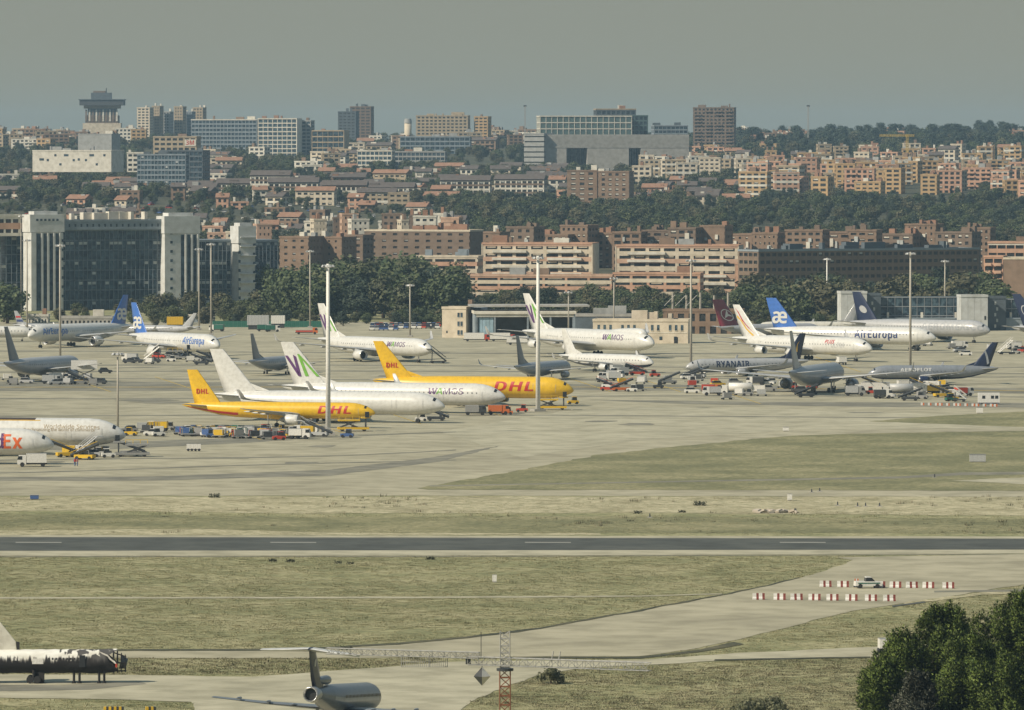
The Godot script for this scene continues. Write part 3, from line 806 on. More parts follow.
	airliner("wide_body_jet", "silver grey jet with navy tail in front of the grey panelled terminal", am, 917, 342, 35)
	var af := {"L": 37.6, "d": 4.0, "span": 34.1, "h": 11.9, "ed": 2.1, "engines": [0.31], "body": "ac_dim", "fin": "ac_navy", "belly": "ac_navy", "belly_cut": 0.5, "nacelle": "ac_navy", "text": [["AEROFLOT", 1.0, 0.36, 0.4, "ac_white", 0.1, true, 1.3]], "emblem": [["ac_silver", [[0.2, 0.1], [0.5, 0.38], [1.0, 0.62], [1.0, 0.68], [0.45, 0.45], [0.1, 0.16]]]], "dorsal": 1}
	airliner("narrow_body_jet", "silver narrow jet with swooping navy tail behind the white trucks", af, 936, 384.5, 173)
	var lh := A332.duplicate()
	lh.merge({"fin": "ac_navy", "body": "ac_grey", "emblem": [["ac_grey", ring(0.55, 0.45, 0.3, 0.2, 0.84)], ["ac_grey", [[0.35, 0.36], [0.5, 0.42], [0.78, 0.58], [0.62, 0.42], [0.75, 0.36], [0.5, 0.36]]]]}, true)
	airliner("wide_body_jet", "grey jet with a ringed emblem on its navy tail beside the terminal", lh, 1092, 347, 22)
	var tk := {"L": 44.5, "d": 4.0, "span": 34.1, "h": 14.2, "ed": 2.1, "engines": [0.31], "body": "ac_grey", "fin": "ac_crimson", "emblem": [["ac_white", ring(0.62, 0.42, 0.36, 0.22, 0.86)], ["ac_white", [[0.4, 0.30], [0.6, 0.5], [0.75, 0.62], [0.72, 0.46], [0.95, 0.36], [0.66, 0.38]]]], "fin_c0": 0.19, "fin_c1": 0.11}
	airliner("narrow_body_jet", "jet with a red tail and white ringed emblem behind the cream building", tk, 768, 339.5, -34)
	# small ones at the back
	var b1 := B737.duplicate()
	b1.merge({"belly": "ac_ink", "belly_cut": 0.25}, true)
	airliner("narrow_body_jet", "white jet nose beside the blue-tailed jet's engine", b1, -24, 341.5, 4)
	var b2 := B737.duplicate()
	b2.merge({"body": "ac_grey", "fin": "ac_silver", "emblem": [["ac_red", [[0.1, 0.5], [0.9, 0.5], [0.95, 0.62], [0.15, 0.62]]], ["ac_ink", [[0.1, 0.2], [0.9, 0.2], [0.95, 0.36], [0.1, 0.36]]]]}, true)
	b2.merge({"L": 27.0, "d": 2.7, "span": 22.0, "h": 8.2, "ed": 1.4}, true)
	airliner("narrow_body_jet", "small grey jet with red and navy tail bands behind the blue-tailed jet", b2, 44, 334, 24)
	airliner("narrow_body_jet", "small grey jet parked below the yellow container", {"L": 30.0, "d": 2.9, "span": 28.0, "h": 8.4, "ed": 1.9, "engines": [0.3], "body": "ac_grey", "fin": "ac_grey"}, 160, 336.5, 200)
	var b3 := B737.duplicate()
	b3.merge({"body": "ac_cream", "fin": "ac_grey"}, true)
	airliner("narrow_body_jet", "cream jet half hidden behind the blue and navy tails", b3, 812, 336.5, 172)

# ---- near things: burnt trainer, old tri-jet, lattice crane, barriers ----
func soot_texture() -> ImageTexture:   # u along the fuselage, v around it: ragged soot running down from the belly and windows
	var n := FastNoiseLite.new()
	n.seed = 5
	n.frequency = 0.03
	var n2 := FastNoiseLite.new()
	n2.seed = 9
	n2.frequency = 0.012
	var w := 512
	var h := 256
	var im := Image.create(w, h, false, Image.FORMAT_RGB8)
	for x in w:
		var streak := n.get_noise_2d(x * 3.2, 0.0) * 0.1 + n.get_noise_2d(x * 0.9, 40.0) * 0.08
		for y in h:
			var v := absf(y / float(h) - 0.5) * 2.0       # 0 top, 1 bottom
			var k := v + streak + n.get_noise_2d(x * 4.0, y * 0.3) * 0.12
			var c := Color(0.9, 0.9, 0.87).lerp(Color(0.8, 0.79, 0.75), clampf(n2.get_noise_2d(x, y * 2.0) + 0.5, 0, 1))
			if k > 0.36: c = c.lerp(Color(0.11, 0.1, 0.1), clampf((k - 0.36) * 9.0, 0, 1))
			var u := x / float(w)
			var fire := n2.get_noise_2d(x * 3.0, y * 1.5) + 0.9 - absf(u - 0.33) * 14.0
			if fire > 0.35 and v < 0.6: c = c.lerp(Color(0.3, 0.21, 0.17), clampf((fire - 0.35) * 4.0, 0, 0.9))
			if u > 0.74 and n.get_noise_2d(x * 1.2, y * 0.7) + (u - 0.8) * 2.2 > 0.05: c = c.lerp(Color(0.16, 0.15, 0.15), 0.8)
			im.set_pixel(x, y, c)
	im.generate_mipmaps()
	return ImageTexture.create_from_image(im)
func build_wreck() -> void:
	var p := gp(60, 684, 0.08)
	var root := thing("burnt_fuselage", "burnt white and black aircraft fuselage on steel legs with a torn open nose", "wreck", p, deg_to_rad(1.5))
	var s := 7.85
	var x1 := 64.0 / s
	var x0 := -150.0 / s
	var r := 1.5
	var yc := 2.72
	var st := SurfaceTool.new()
	st.begin(Mesh.PRIMITIVE_TRIANGLES)
	st.set_smooth_group(1)
	var rows := 46
	var seg := 32
	for i in rows:
		for j in seg:
			for c in [[0, 0], [1, 0], [1, 1], [0, 0], [1, 1], [0, 1]]:
				var u: float = float(i + c[0]) / rows
				var v: float = float(j + c[1]) / seg
				var a := TAU * (v - 0.5)
				var rr := r * (1.0 - 0.35 * clampf((0.14 - u) / 0.14, 0, 1))
				rr += 0.03 * sin(u * 90.0) * cos(a * 3.0) + (0.06 * sin(a * 5.0 + u * 40.0) if u > 0.86 else 0.0)
				var x := lerpf(x0, x1 - 1.6, u) + (0.6 * sin(a * 3.0 + 1.0) if i + c[0] == rows else 0.0)
				st.set_uv(Vector2(u, v))
				st.add_vertex(Vector3(x, yc + rr * cos(a), rr * sin(a)))
	st.generate_normals()
	var m := StandardMaterial3D.new()
	m.albedo_texture = soot_texture()
	m.roughness = 0.75
	part(root, "fuselage", st.commit(), m)
	# torn nose: ribs, bent skin, bulkhead
	var bulk := MB.new()
	bulk.cyl(Vector3(x1 - 2.9, yc, 0), Vector3(x1 - 2.8, yc, 0), 1.42, 1.42, 20)
	part(root, "bulkhead", bulk.done(), M.soot)
	for k in 4:
		var b := MB.new()
		var xx := x1 - 1.5 + k * 0.5
		var rr := 1.46 - k * 0.13
		for j in 14:
			var a0 := TAU * j / 14.0
			var a1 := TAU * (j + 1) / 14.0
			if (j + k) % 5 == 0: continue
			b.bar(Vector3(xx, yc - k * 0.1 + rr * cos(a0), rr * sin(a0)), Vector3(xx, yc - k * 0.1 + rr * cos(a1), rr * sin(a1)), 0.07)
		part(root, "nose_rib", b.done(), M.soot)
	for k in 6:
		var b := MB.new()
		var a := TAU * k / 6.0 + 0.4
		b.bar(Vector3(x1 - 2.0, yc + 1.45 * cos(a), 1.45 * sin(a)), Vector3(x1 + 0.1, yc - 0.35 + 1.02 * cos(a), 1.02 * sin(a)), 0.05)
		part(root, "nose_stringer", b.done(), M.soot)
	var sk := MB.new()
	sk.quad(Vector3(x1 - 3.4, yc + 1.35, 0.95), Vector3(x1 - 2.2, yc + 0.9, 1.5), Vector3(x1 - 0.9, yc - 0.5, 1.62), Vector3(x1 - 1.3, yc + 0.1, 1.55))
	part(root, "bent_skin_panel", sk.done(), M.v_white)
	boxpart(root, "red_marker", Vector3(x1 - 1.1, yc - 0.45, 1.66), Vector3(0.25, 0.45, 0.05), M.v_red)
	var rad := MB.new()
	rad.cyl(Vector3(x1 - 0.6, yc - 0.1, 0), Vector3(x1 + 0.2, yc - 0.3, 0), 0.9, 0.6, 10)
	part(root, "nose_equipment", rad.done(), M.v_dark)
	# door, windows
	boxpart(root, "door", Vector3(x1 - 5.4, yc + 0.1, 1.49), Vector3(0.75, 1.5, 0.1), M.dark)
	for k in 3: boxpart(root, "window", Vector3(x1 - 14.2 + k * 0.42, yc + 0.35, 1.47), Vector3(0.24, 0.3, 0.06), M.v_white)
	boxpart(root, "pale_repair_panel", Vector3(x1 - 11.0, yc + 0.1, 1.48), Vector3(1.4, 0.7, 0.08), M.v_white)
	for k in 9: boxpart(root, "window_hole", Vector3(x1 - 9.6 + k * 0.46, yc + 0.4, 1.46), Vector3(0.2, 0.26, 0.05), M.soot)
	# legs
	for xx in [98.0, 103.0, 73.0, 78.5]:
		for z in [-0.8, 0.8]:
			var b := MB.new()
			b.cyl(Vector3((xx - 60.0) / s, 0, z), Vector3((xx - 60.0) / s, 1.5, z), 0.13, 0.13, 8)
			b.box(Vector3((xx - 60.0) / s, 0.03, z), Vector3(0.5, 0.06, 0.5))
			part(root, "leg", b.done(), M.soot)
	for z in [-1.1, 1.1]:
		var g := MB.new()
		g.cyl(Vector3(-3.4, 0.5, z), Vector3(-3.4, 1.7, z), 0.14, 0.16, 8)
		var gg := part(root, "landing_gear", g.done(), M.soot)
		for k in [-0.45, 0.45]:
			var w := MB.new()
			w.cyl(Vector3(-3.4 + k, 0.46, z - 0.2), Vector3(-3.4 + k, 0.46, z + 0.2), 0.46, 0.46, 12)
			part(gg, "wheel", w.done(), M.rubber)
	boxpart(root, "support_box", Vector3(-2.7, 0.75, 0), Vector3(1.2, 1.5, 1.8), M.soot)
	for xx in [-8.0, -14.0]:
		for z in [-0.8, 0.8]:
			var b := MB.new()
			b.cyl(Vector3(xx, 0, z), Vector3(xx, 1.6, z), 0.16, 0.16, 8)
			part(root, "leg", b.done(), M.soot)
	# fin and wing stubs
	part(root, "fin", prism(PackedVector2Array([Vector2(-5.6, yc + 1.38), Vector2(-5.7, yc + 2.5), Vector2(-7.6, yc + 4.9), Vector2(-10.5, yc + 7.4), Vector2(-12.4, yc + 7.4), Vector2(-11.5, yc + 1.3)]), 0.3), M.ac_cream)
	part(root, "fin_edge", prism(PackedVector2Array([Vector2(-5.55, yc + 1.4), Vector2(-5.65, yc + 2.5), Vector2(-5.2, yc + 2.4), Vector2(-5.2, yc + 1.42)]), 0.34), M.soot)
	for k in 3:
		var xx := [108.0, 118.0, 150.0][k] as float
		var q := gp(xx, 715.0, 0.0)
		var t := thing("barrier_block", "yellow and black barrier block at the pad edge below the burnt fuselage", "barrier", q, 0.1 * k, "yellow and black barrier blocks")
		for j in 4: boxpart(t, "band", Vector3(-0.45 + j * 0.3, 0.45, 0), Vector3(0.3, 0.9 if j % 2 == 0 else 0.88, 0.5 if j % 2 == 0 else 0.48), M.v_yellow if j % 2 == 0 else M.v_dark)

func build_trijet() -> void:
	var p := gp(340, 728.0, 0.06)
	var root := thing("old_tail_jet", "old grey T-tail jet with a dark tail exhaust, seen from behind", "aircraft", p, deg_to_rad(90.0 - 13.0))
	var A := {"L": 30.0, "d": 3.4, "yc": 3.35}
	var body: Material = M.ac_steel
	root.rotation.z = deg_to_rad(-3.6)
	root.rotation.x = deg_to_rad(2.6)
	part(root, "fuselage", shell(A, 0, 1, 0, TAU, 30, 0), body)
	for s in [-1.0, 1.0]:
		part(root, "windscreen", shell(A, 0.036, 0.055, s * 0.12, s * 1.0, 4, 0.03), M.window_dark)
		part(root, "stripe", shell(A, 0.14, 0.8, s * 1.45, s * 1.75, 3, 0.012), M.ac_silver)
		var w := MB.new()
		for i in 26:
			var x: float = (0.52 - 0.13 - 0.022 * i) * A.L
			w.quad(Vector3(x, 3.5, s * 1.72), Vector3(x + 0.26, 3.5, s * 1.72), Vector3(x + 0.26, 3.85, s * 1.67), Vector3(x, 3.85, s * 1.67))
		part(root, "cabin_windows", w.done(), M.window_dark, "stuff")
		var wing := part(root, "wing", foil([[Vector3(3.2, 2.0, s * 0.6), 6.2, 0.8], [Vector3(-2.4, 2.3, s * 8.0), 3.2, 0.42], [Vector3(-6.6, 2.7, s * 13.6), 1.5, 0.24]], Vector3.UP), M.ac_steel)
		for k in [0.35, 0.55, 0.78]:
			part(wing, "flap_fairing", lathe_x([[0.9, 0.02], [0.2, 0.16], [-0.9, 0.14], [-1.6, 0.02]], Vector3(3.2 - k * 10.2 - 3.4 * (1.25 - k), 2.0 + k, s * k * 13.6), 8), M.ac_silver)
		part(root, "tailplane", foil([[Vector3(-14.0, 9.1, s * 0.1), 3.4, 0.6], [Vector3(-15.4, 8.75, s * 5.7), 1.9, 0.36]], Vector3.UP), M.ac_white)
		gear(root, "main_gear", Vector3(-1.0, 0, s * 2.7), 2.2, 0.5, 1, 0.35)
	gear(root, "nose_gear", Vector3(11.6, 0, 0), 2.0, 0.38, 1, 0.25)
	var fin := part(root, "fin", foil([[Vector3(-8.6, 4.6, 0), 5.6, 0.42], [Vector3(-11.0, 6.0, 0), 4.4, 0.38], [Vector3(-14.0, 9.2, 0), 2.9, 0.28]], Vector3(0, 0, 1)), M.ac_navy)
	boxpart(fin, "white_flash", Vector3(-14.2, 7.6, 0), Vector3(0.3, 0.8, 0.44), M.v_white)
	part(root, "tail_bullet", lathe_x([[1.2, 0.03], [0.5, 0.26], [-1.2, 0.26], [-2.4, 0.03]], Vector3(-15.0, 9.15, 0), 10), M.ac_navy)
	part(root, "centre_intake", lathe_x([[1.0, 0.4], [1.2, 0.5], [0.6, 0.56], [-1.2, 0.5], [-3.0, 0.2]], Vector3(-8.6, 5.55, 0), 16), body)
	part(root, "centre_exhaust", lathe_x([[2.4, 0.7], [0.6, 0.98], [-0.7, 0.86], [-0.66, 0.74], [0.3, 0.7]], Vector3(-14.4, 3.95, 0), 16), M.bare_metal)
	part(root, "exhaust_core", lathe_x([[0.1, 0.8], [0.0, 0.02]], Vector3(-14.6, 3.95, 0), 12), M.dark)

func lattice(b: MB, a: Vector3, c: Vector3, w: float, n: int, thick: float, up := Vector3.UP) -> void:   # square lattice boom
	var ax := (c - a).normalized()
	var u := ax.cross(up).normalized() * w * 0.5
	var v := ax.cross(u).normalized() * w * 0.5
	var cor := [u + v, u - v, -u - v, -u + v]
	for k in 4: b.bar(a + cor[k], c + cor[k], thick)
	for i in n:
		var p0 := a.lerp(c, float(i) / n)
		var p1 := a.lerp(c, float(i + 1) / n)
		for k in 4:
			var e0: Vector3 = cor[k]
			var e1: Vector3 = cor[(k + 1) % 4]
			b.bar(p0 + e0, p0 + e1, thick * 0.7)
			if i % 2 == 0: b.bar(p0 + e0, p1 + e1, thick * 0.7)
			else: b.bar(p0 + e1, p1 + e0, thick * 0.7)
func build_crane() -> void:
	var d := 700.0
	var base := Vector3(-7.0 * d / F, 0, -d)
	var root := thing("lattice_crane", "lattice tower crane with rusty lower mast and long horizontal jib over the pad", "crane", base)
	var jy := 16.3
	var b := MB.new()
	lattice(b, Vector3(0, 0, 0), Vector3(0, jy - 0.7, 0), 1.05, 17, 0.065, Vector3.RIGHT)
	part(root, "lower_mast", b.done(), M.rust).set_meta("label", "rusty red lower mast")
	b = MB.new()
	lattice(b, Vector3(0, jy - 0.6, 0), Vector3(0, 19.3, 0), 0.95, 5, 0.06, Vector3.RIGHT)
	part(root, "mast_head", b.done(), M.galvanised)
	b = MB.new()
	b.cyl(Vector3(0, jy - 0.95, 0), Vector3(0, jy - 0.7, 0), 0.85, 0.85, 16)
	part(root, "slewing_ring", b.done(), M.v_dark)
	b = MB.new()
	lattice(b, Vector3(-3.6, jy, -1.0), Vector3(14.4, jy - 0.1, 6.0), 0.8, 22, 0.045)
	part(root, "jib", b.done(), M.galvanised)
	b = MB.new()
	lattice(b, Vector3(-2.6, jy + 0.55, -0.6), Vector3(-18.0, jy + 0.75, -4.0), 0.6, 26, 0.045)
	part(root, "counter_jib", b.done(), M.galvanised)
	b = MB.new()
	for k in 22:
		b.bar(Vector3(-10.4 + k * 0.21, jy - 0.7, -1.9), Vector3(-10.4 + k * 0.21, jy + 0.35, -1.9), 0.03)
	for y in [-0.7, -0.2, 0.35]: b.bar(Vector3(-10.4, jy + y, -1.9), Vector3(-5.8, jy + y, -1.9), 0.03)
	for x in [-10.4, -7.6, -5.8]: b.bar(Vector3(x, jy - 0.7, -1.9), Vector3(x, jy + 0.5, -1.9), 0.045)
	part(root, "mesh_guard", b.done(), M.galvanised)
	b = MB.new()
	b.bar(Vector3(-2.4, jy + 0.3, -0.6), Vector3(-2.4, 19.2, -0.6), 0.035)
	part(root, "aerial", b.done(), M.v_dark)
	for x in [4.6, 5.3]:
		b = MB.new()
		b.bar(Vector3(x, jy, x * 0.37), Vector3(x + 0.25, jy + 1.15, x * 0.37), 0.06)
		part(root, "jib_post", b.done(), M.galvanised)
	boxpart(root, "jib_end_block", Vector3(-3.7, jy - 0.05, -1.05), Vector3(0.5, 0.6, 0.7), M.v_dark)
	# the diamond marker hanging below
	var t := thing("diamond_marker", "black and white diamond marker hanging beside the crane mast", "marker", base + Vector3(-2.3, 14.75, -0.6))
	var oct := MB.new()
	for k in 2:
		var bb := MB.new()
		for j in 2:
			var a0 := PI * 0.5 * (k * 2 + j) - PI * 0.5
			var a1 := a0 + PI * 0.5
			var q0 := Vector3(cos(a0), 0, sin(a0)) * 0.85
			var q1 := Vector3(cos(a1), 0, sin(a1)) * 0.85
			bb.tri(q0, q1, Vector3(0, 0.95, 0))
			bb.tri(q1, q0, Vector3(0, -0.95, 0))
		part(t, "panel", bb.done(), M.v_white if k == 0 else M.v_dark)
	oct.bar(Vector3(0, 0.9, 0), Vector3(0, 1.6, 0), 0.03)
	part(t, "hanger", oct.done(), M.v_dark)

func build_barriers() -> void:
	var prof := PackedVector2Array([Vector2(-0.32, 0), Vector2(0.32, 0), Vector2(0.3, 0.22), Vector2(0.13, 0.42), Vector2(0.1, 0.95), Vector2(-0.1, 0.95), Vector2(-0.13, 0.42), Vector2(-0.3, 0.22)])
	var first: Node3D = null
	for row in [[[759, 780, 797, 815, 833, 852, 871.5, 890], 601.5, "red and white barrier in the row nearer the pine trees"], [[826, 843.5, 880, 896, 912.5, 929, 949], 588.0, "red and white barrier in the row beside the white pickup"]]:
		for i in row[0].size():
			var p := gp(row[0][i], row[1] + (row[0][i] - 850.0) * 0.012, 0.07)
			if first == null:
				first = thing("road_barrier", row[2], "barrier", p, 0.06, "red and white barriers across the taxiway")
				for k in 4:
					var sg := part(first, "segment", prism(prof, 0.54 if k % 2 == 0 else 0.36), M.v_white if k % 2 == 0 else M.barrier_red)
					sg.rotation.y = PI / 2
					sg.position.x = -0.63 + k * 0.45
			else: copy(first, p, rng.randf_range(-0.12, 0.12), row[2])
	var g := thing("barrier_board", "upright orange and white warning board next to the white pickup", "sign", gp(857, 588, 0.07))
	for k in 3: boxpart(g, "stripe", Vector3(-0.2 + 0.2 * k, 0.75, 0), Vector3(0.2, 1.1, 0.06 + 0.01 * k), M.v_orange if k % 2 == 0 else M.v_white)
	boxpart(g, "foot", Vector3(0, 0.1, 0), Vector3(0.9, 0.2, 0.4), M.v_dark)
	var t := thing("pickup_truck", "white pickup with green stripe parked among the red and white barriers", "pickup", gp(868.5, 588.8, 0.07), deg_to_rad(8))
	road_car(t, M.v_white, true)
	boxpart(t, "green_stripe", Vector3(0, 0.78, 0), Vector3(3.4, 0.16, 1.87), M.v_green)
	# half hidden truck behind the pines
	var k2 := thing("box_truck", "white and red truck half hidden behind the pine trees on the service road", "truck", gp(886.5, 655.5, 0.07), deg_to_rad(4))
	truck(k2, M.v_red, M.v_white, 1.9, 1.25)
	# bits on the strip
	var rb := thing("rubble_pile", "pile of broken concrete lying on the straw strip", "rubble", gp(778, 513, 0.05))
	for k in 26:
		var c := boxpart(rb, "slab", Vector3(rng.randf_range(-4, 4), rng.randf_range(0.1, 0.45), rng.randf_range(-2, 2)), Vector3(rng.randf_range(0.5, 1.9), rng.randf_range(0.15, 0.5), rng.randf_range(0.4, 1.2)), M.rubble)
		c.rotation = Vector3(rng.randf_range(-0.3, 0.3), rng.randf() * 3.0, rng.randf_range(-0.4, 0.4))
	for a in [[978, 462.5, 3.4, 1.5, 1.6, "v_silver", "pale equipment cabinet standing in the grass wedge", "cabinet", "equipment_cabinet"], [790, 501, 0.9, 1.1, 0.7, "v_white", "small white marker box on the straw strip", "marker", "marker_box"], [494.5, 583, 0.7, 1.0, 0.2, "v_white", "small white sign plate in the field before the runway", "sign", "sign_plate"], [786, 431.5, 1.4, 0.8, 1.0, "v_white", "small white box at the tip of the apron by the grass wedge", "box", "marker_box"], [34, 500.0, 1.6, 0.7, 1.2, "v_blue", "dark blue pump unit on the straw strip", "pump", "pump_unit"], [980, 413.5, 1.6, 1.3, 1.2, "v_white", "white cabinet beside the narrow grass strip", "cabinet", "equipment_cabinet"]]:
		var o := thing(a[8], a[6], a[7], gp(a[0], a[1], 0.05))
		boxpart(o, "body", Vector3(0, a[3] * 0.5 + 0.15, 0), Vector3(a[2], a[3], a[4]), M[a[5]])
		boxpart(o, "base", Vector3(0, 0.08, 0), Vector3(a[2] * 0.8, 0.16, a[4] * 0.8), M.b_concrete)
		boxpart(o, "top_rim", Vector3(0, a[3] + 0.18, 0), Vector3(a[2] * 1.06, 0.06, a[4] * 1.08), M.v_grey)
	var q := 0
	for a in [[700, 505], [625, 560], [812, 493], [838, 506], [858, 507], [866, 507], [880, 507], [820, 492], [650, 518], [935, 478]]:
		q += 1
		if a[1] > 540: continue
		var o := thing("edge_marker", "low dark marker post on the runway strip", "marker", gp(a[0], a[1], 0.04), 0.0, "marker posts along the runway strip")
		var b := MB.new()
		b.cyl(Vector3.ZERO, Vector3(0, 0.75, 0), 0.16, 0.1, 8)
		part(o, "post", b.done(), M.v_dark)
		boxpart(o, "foot", Vector3(0, 0.06, 0), Vector3(0.9, 0.14, 0.7), M.b_concrete)

# ---- masts, service vehicles ----
func mast(px: float, top: float, base: float, m: String, r: float, label: String, floods := 6) -> void:
	var p := gp(px, base, 0.05)
	var h: float = H - (top - YH) * (-p.z) / F
	var t := thing("light_mast", label, "light mast", p, rng.randf() * 2.0)
	var b := MB.new()
	b.group(1)
	b.cyl(Vector3.ZERO, Vector3(0, h, 0), r, r * 0.62, 12)
	part(t, "pole", b.done(), M[m])
	boxpart(t, "base_block", Vector3(0, 0.3, 0), Vector3(r * 5, 0.6, r * 5), M.b_concrete)
	b = MB.new()
	for k in 12:
		var a := TAU * k / 12.0
		b.bar(Vector3(cos(a), 0, sin(a)) * 1.1 + Vector3(0, h - 0.8, 0), Vector3(cos(a + TAU / 12), 0, sin(a + TAU / 12)) * 1.1 + Vector3(0, h - 0.8, 0), 0.07)
		if k % 3 == 0: b.bar(Vector3(0, h - 0.8, 0), Vector3(cos(a), 0, sin(a)) * 1.1 + Vector3(0, h - 0.8, 0), 0.06)
	part(t, "head_frame", b.done(), M.mast_grey)
	for k in floods:
		var a := TAU * k / floods + 0.3
		var f := boxpart(t, "floodlight", Vector3(cos(a) * 1.35, h - 0.55, sin(a) * 1.35), Vector3(0.35, 0.55, 0.6), M.v_silver)
		f.rotation.y = -a
		f.rotation.z = 0.5
func build_masts() -> void:
	mast(328, 264, 435.5, "mast_white", 0.62, "thick white light mast beside the smaller yellow freighter's nose", 8)
	mast(538, 256, 411.5, "mast_white", 0.62, "thick white light mast in front of the larger yellow freighter's nose", 8)
	mast(691, 259, 377, "mast_grey", 0.42, "slim pale light mast beside the navy-lettered jet's nose")
	mast(60, 244, 366, "mast_grey", 0.38, "slim light mast in front of the blue-tailed jet by the catering truck")
	mast(27, 239, 336, "mast_grey", 0.34, "slim light mast before the glass complex's left wing")
	mast(199, 248, 330, "mast_grey", 0.34, "light mast of the close pair, before the glass between tower and stair tower")
	mast(211, 243, 335, "mast_grey", 0.34, "taller light mast of the close pair beside the stair tower")
	mast(310, 250, 328, "mast_grey", 0.34, "slim light mast before the brown apartment blocks")
	mast(410, 284, 337, "mast_grey", 0.34, "slim light mast before the big trees near the cream tower house")
	mast(568.5, 291, 340, "mast_grey", 0.3, "slim light mast behind the humped jet")
	mast(614, 277, 341, "mast_grey", 0.3, "slim light mast behind the cream two-storey building")
	mast(827, 258, 324, "mast_white", 0.36, "pale light mast before the trees by the grey panelled terminal")
	mast(910.5, 252, 373, "mast_grey", 0.42, "light mast standing before the silver grey jet with navy tail")
	mast(945, 260, 326, "mast_grey", 0.34, "light mast rising behind the glazed terminal hall")
	mast(117.5, 352, 431, "mast_grey", 0.3, "short lamp post with a wide head by the gold-lettered freighter's nose", 8)
	mast(21, 215, 322, "mast_grey", 0.2, "thin aerial pole at the far edge of the apron by the glass towers", 2)

func wheels(t: Node3D, xs: Array, z: float, r: float) -> void:
	for x in xs:
		for s in [-1.0, 1.0]:
			var w := MB.new()
			w.cyl(Vector3(x, r, s * z - 0.14), Vector3(x, r, s * z + 0.14), r, r, 10)
			part(t, "wheel", w.done(), M.rubber)
func road_car(t: Node3D, m: Material, pickup := false) -> void:
	var body := PackedVector2Array([Vector2(-2.1, 0.35), Vector2(2.05, 0.35), Vector2(2.1, 0.75), Vector2(1.95, 0.95), Vector2(1.0, 1.05), Vector2(-2.05, 1.05)])
	part(t, "body", prism(body, 1.8), m)
	var cab := PackedVector2Array([Vector2(-0.5 if pickup else -1.7, 1.03), Vector2(1.0, 1.03), Vector2(0.45, 1.62), Vector2(-0.4 if pickup else -1.4, 1.64)])
	part(t, "windows", prism(cab, 1.55), M.window_dark)
	part(t, "roof", prism(PackedVector2Array([Vector2(-0.42 if pickup else -1.42, 1.62), Vector2(0.5, 1.6), Vector2(0.4, 1.7), Vector2(-0.35 if pickup else -1.3, 1.72)]), 1.5), m)
	wheels(t, [-1.35, 1.3], 0.8, 0.34)
func truck(t: Node3D, cab: Material, box: Material, bl: float, bh: float, lift := 0.0) -> void:
	part(t, "cab", prism(PackedVector2Array([Vector2(bl * 0.5 + 0.1, 0.5), Vector2(bl * 0.5 + 1.9, 0.5), Vector2(bl * 0.5 + 1.9, 1.5), Vector2(bl * 0.5 + 1.6, 2.4), Vector2(bl * 0.5 + 0.1, 2.4)]), 2.2), cab)
	part(t, "windscreen", prism(PackedVector2Array([Vector2(bl * 0.5 + 0.9, 1.5), Vector2(bl * 0.5 + 1.93, 1.5), Vector2(bl * 0.5 + 1.66, 2.25), Vector2(bl * 0.5 + 0.9, 2.25)]), 2.24), M.window_dark)
	boxpart(t, "chassis", Vector3(0.6, 0.62, 0), Vector3(bl + 1.6, 0.25, 1.0), M.v_dark)
	var bx := boxpart(t, "cargo_box", Vector3(0, 0.85 + bh * 0.5 + lift, 0), Vector3(bl, bh, 2.4), box)
	boxpart(t, "roof_rail", Vector3(0, 0.87 + bh + lift, 0), Vector3(bl * 0.98, 0.06, 2.3), M.v_grey)
	if lift > 0.5:
		var b := MB.new()
		for z in [-0.8, 0.8]:
			b.bar(Vector3(-bl * 0.4, 0.8, z), Vector3(bl * 0.4, 0.85 + lift, z), 0.1)
			b.bar(Vector3(bl * 0.4, 0.8, z), Vector3(-bl * 0.4, 0.85 + lift, z), 0.1)
		part(t, "scissor_lift", b.done(), M.v_dark)
	wheels(t, [-bl * 0.32, bl * 0.5 + 0.9], 1.0, 0.48)
	bx.set_meta("label", "closed cargo box")
func tanker(t: Node3D, m: Material) -> void:
	var b := MB.new()
	b.group(1)
	b.cyl(Vector3(-4.2, 2.0, 0), Vector3(2.2, 2.0, 0), 1.15, 1.15, 16)
	part(t, "tank", b.done(), m)
	part(t, "cab", prism(PackedVector2Array([Vector2(2.5, 0.5), Vector2(4.4, 0.5), Vector2(4.4, 1.6), Vector2(4.1, 2.5), Vector2(2.5, 2.5)]), 2.2), M.v_white)
	boxpart(t, "windscreen", Vector3(4.2, 1.95, 0), Vector3(0.3, 0.7, 2.24), M.window_dark)
	boxpart(t, "chassis", Vector3(0, 0.65, 0), Vector3(8.4, 0.3, 1.2), M.v_dark)
	wheels(t, [-3.2, -2.0, 3.4], 1.0, 0.48)
func stairs(t: Node3D, m: Material, n := 9) -> void:
	var hh := 0.42
	for k in n: boxpart(t, "step", Vector3(-n * 0.25 + k * 0.5, 0.9 + k * hh, 0), Vector3(0.52, 0.12, 1.5), m)
	for z in [-0.85, 0.85]:
		var b := MB.new()
		b.bar(Vector3(-n * 0.25 - 0.3, 0.7, z), Vector3(n * 0.25, 0.7 + n * hh, z), 0.16)
		b.bar(Vector3(-n * 0.25 - 0.3, 1.8, z), Vector3(n * 0.25, 1.8 + n * hh, z), 0.06)
		part(t, "side_rail", b.done(), m)
	boxpart(t, "landing", Vector3(n * 0.25 + 0.6, 0.7 + n * hh, 0), Vector3(1.6, 0.15, 1.8), m)
	var l := MB.new()
	l.bar(Vector3(n * 0.22, 0.6, 0), Vector3(n * 0.2, n * hh, 0), 0.15)
	part(t, "support_ram", l.done(), M.v_dark)
	boxpart(t, "chassis", Vector3(0, 0.6, 0), Vector3(n * 0.55, 0.3, 1.5), M.v_dark)
	wheels(t, [-n * 0.18, n * 0.2], 0.75, 0.34)
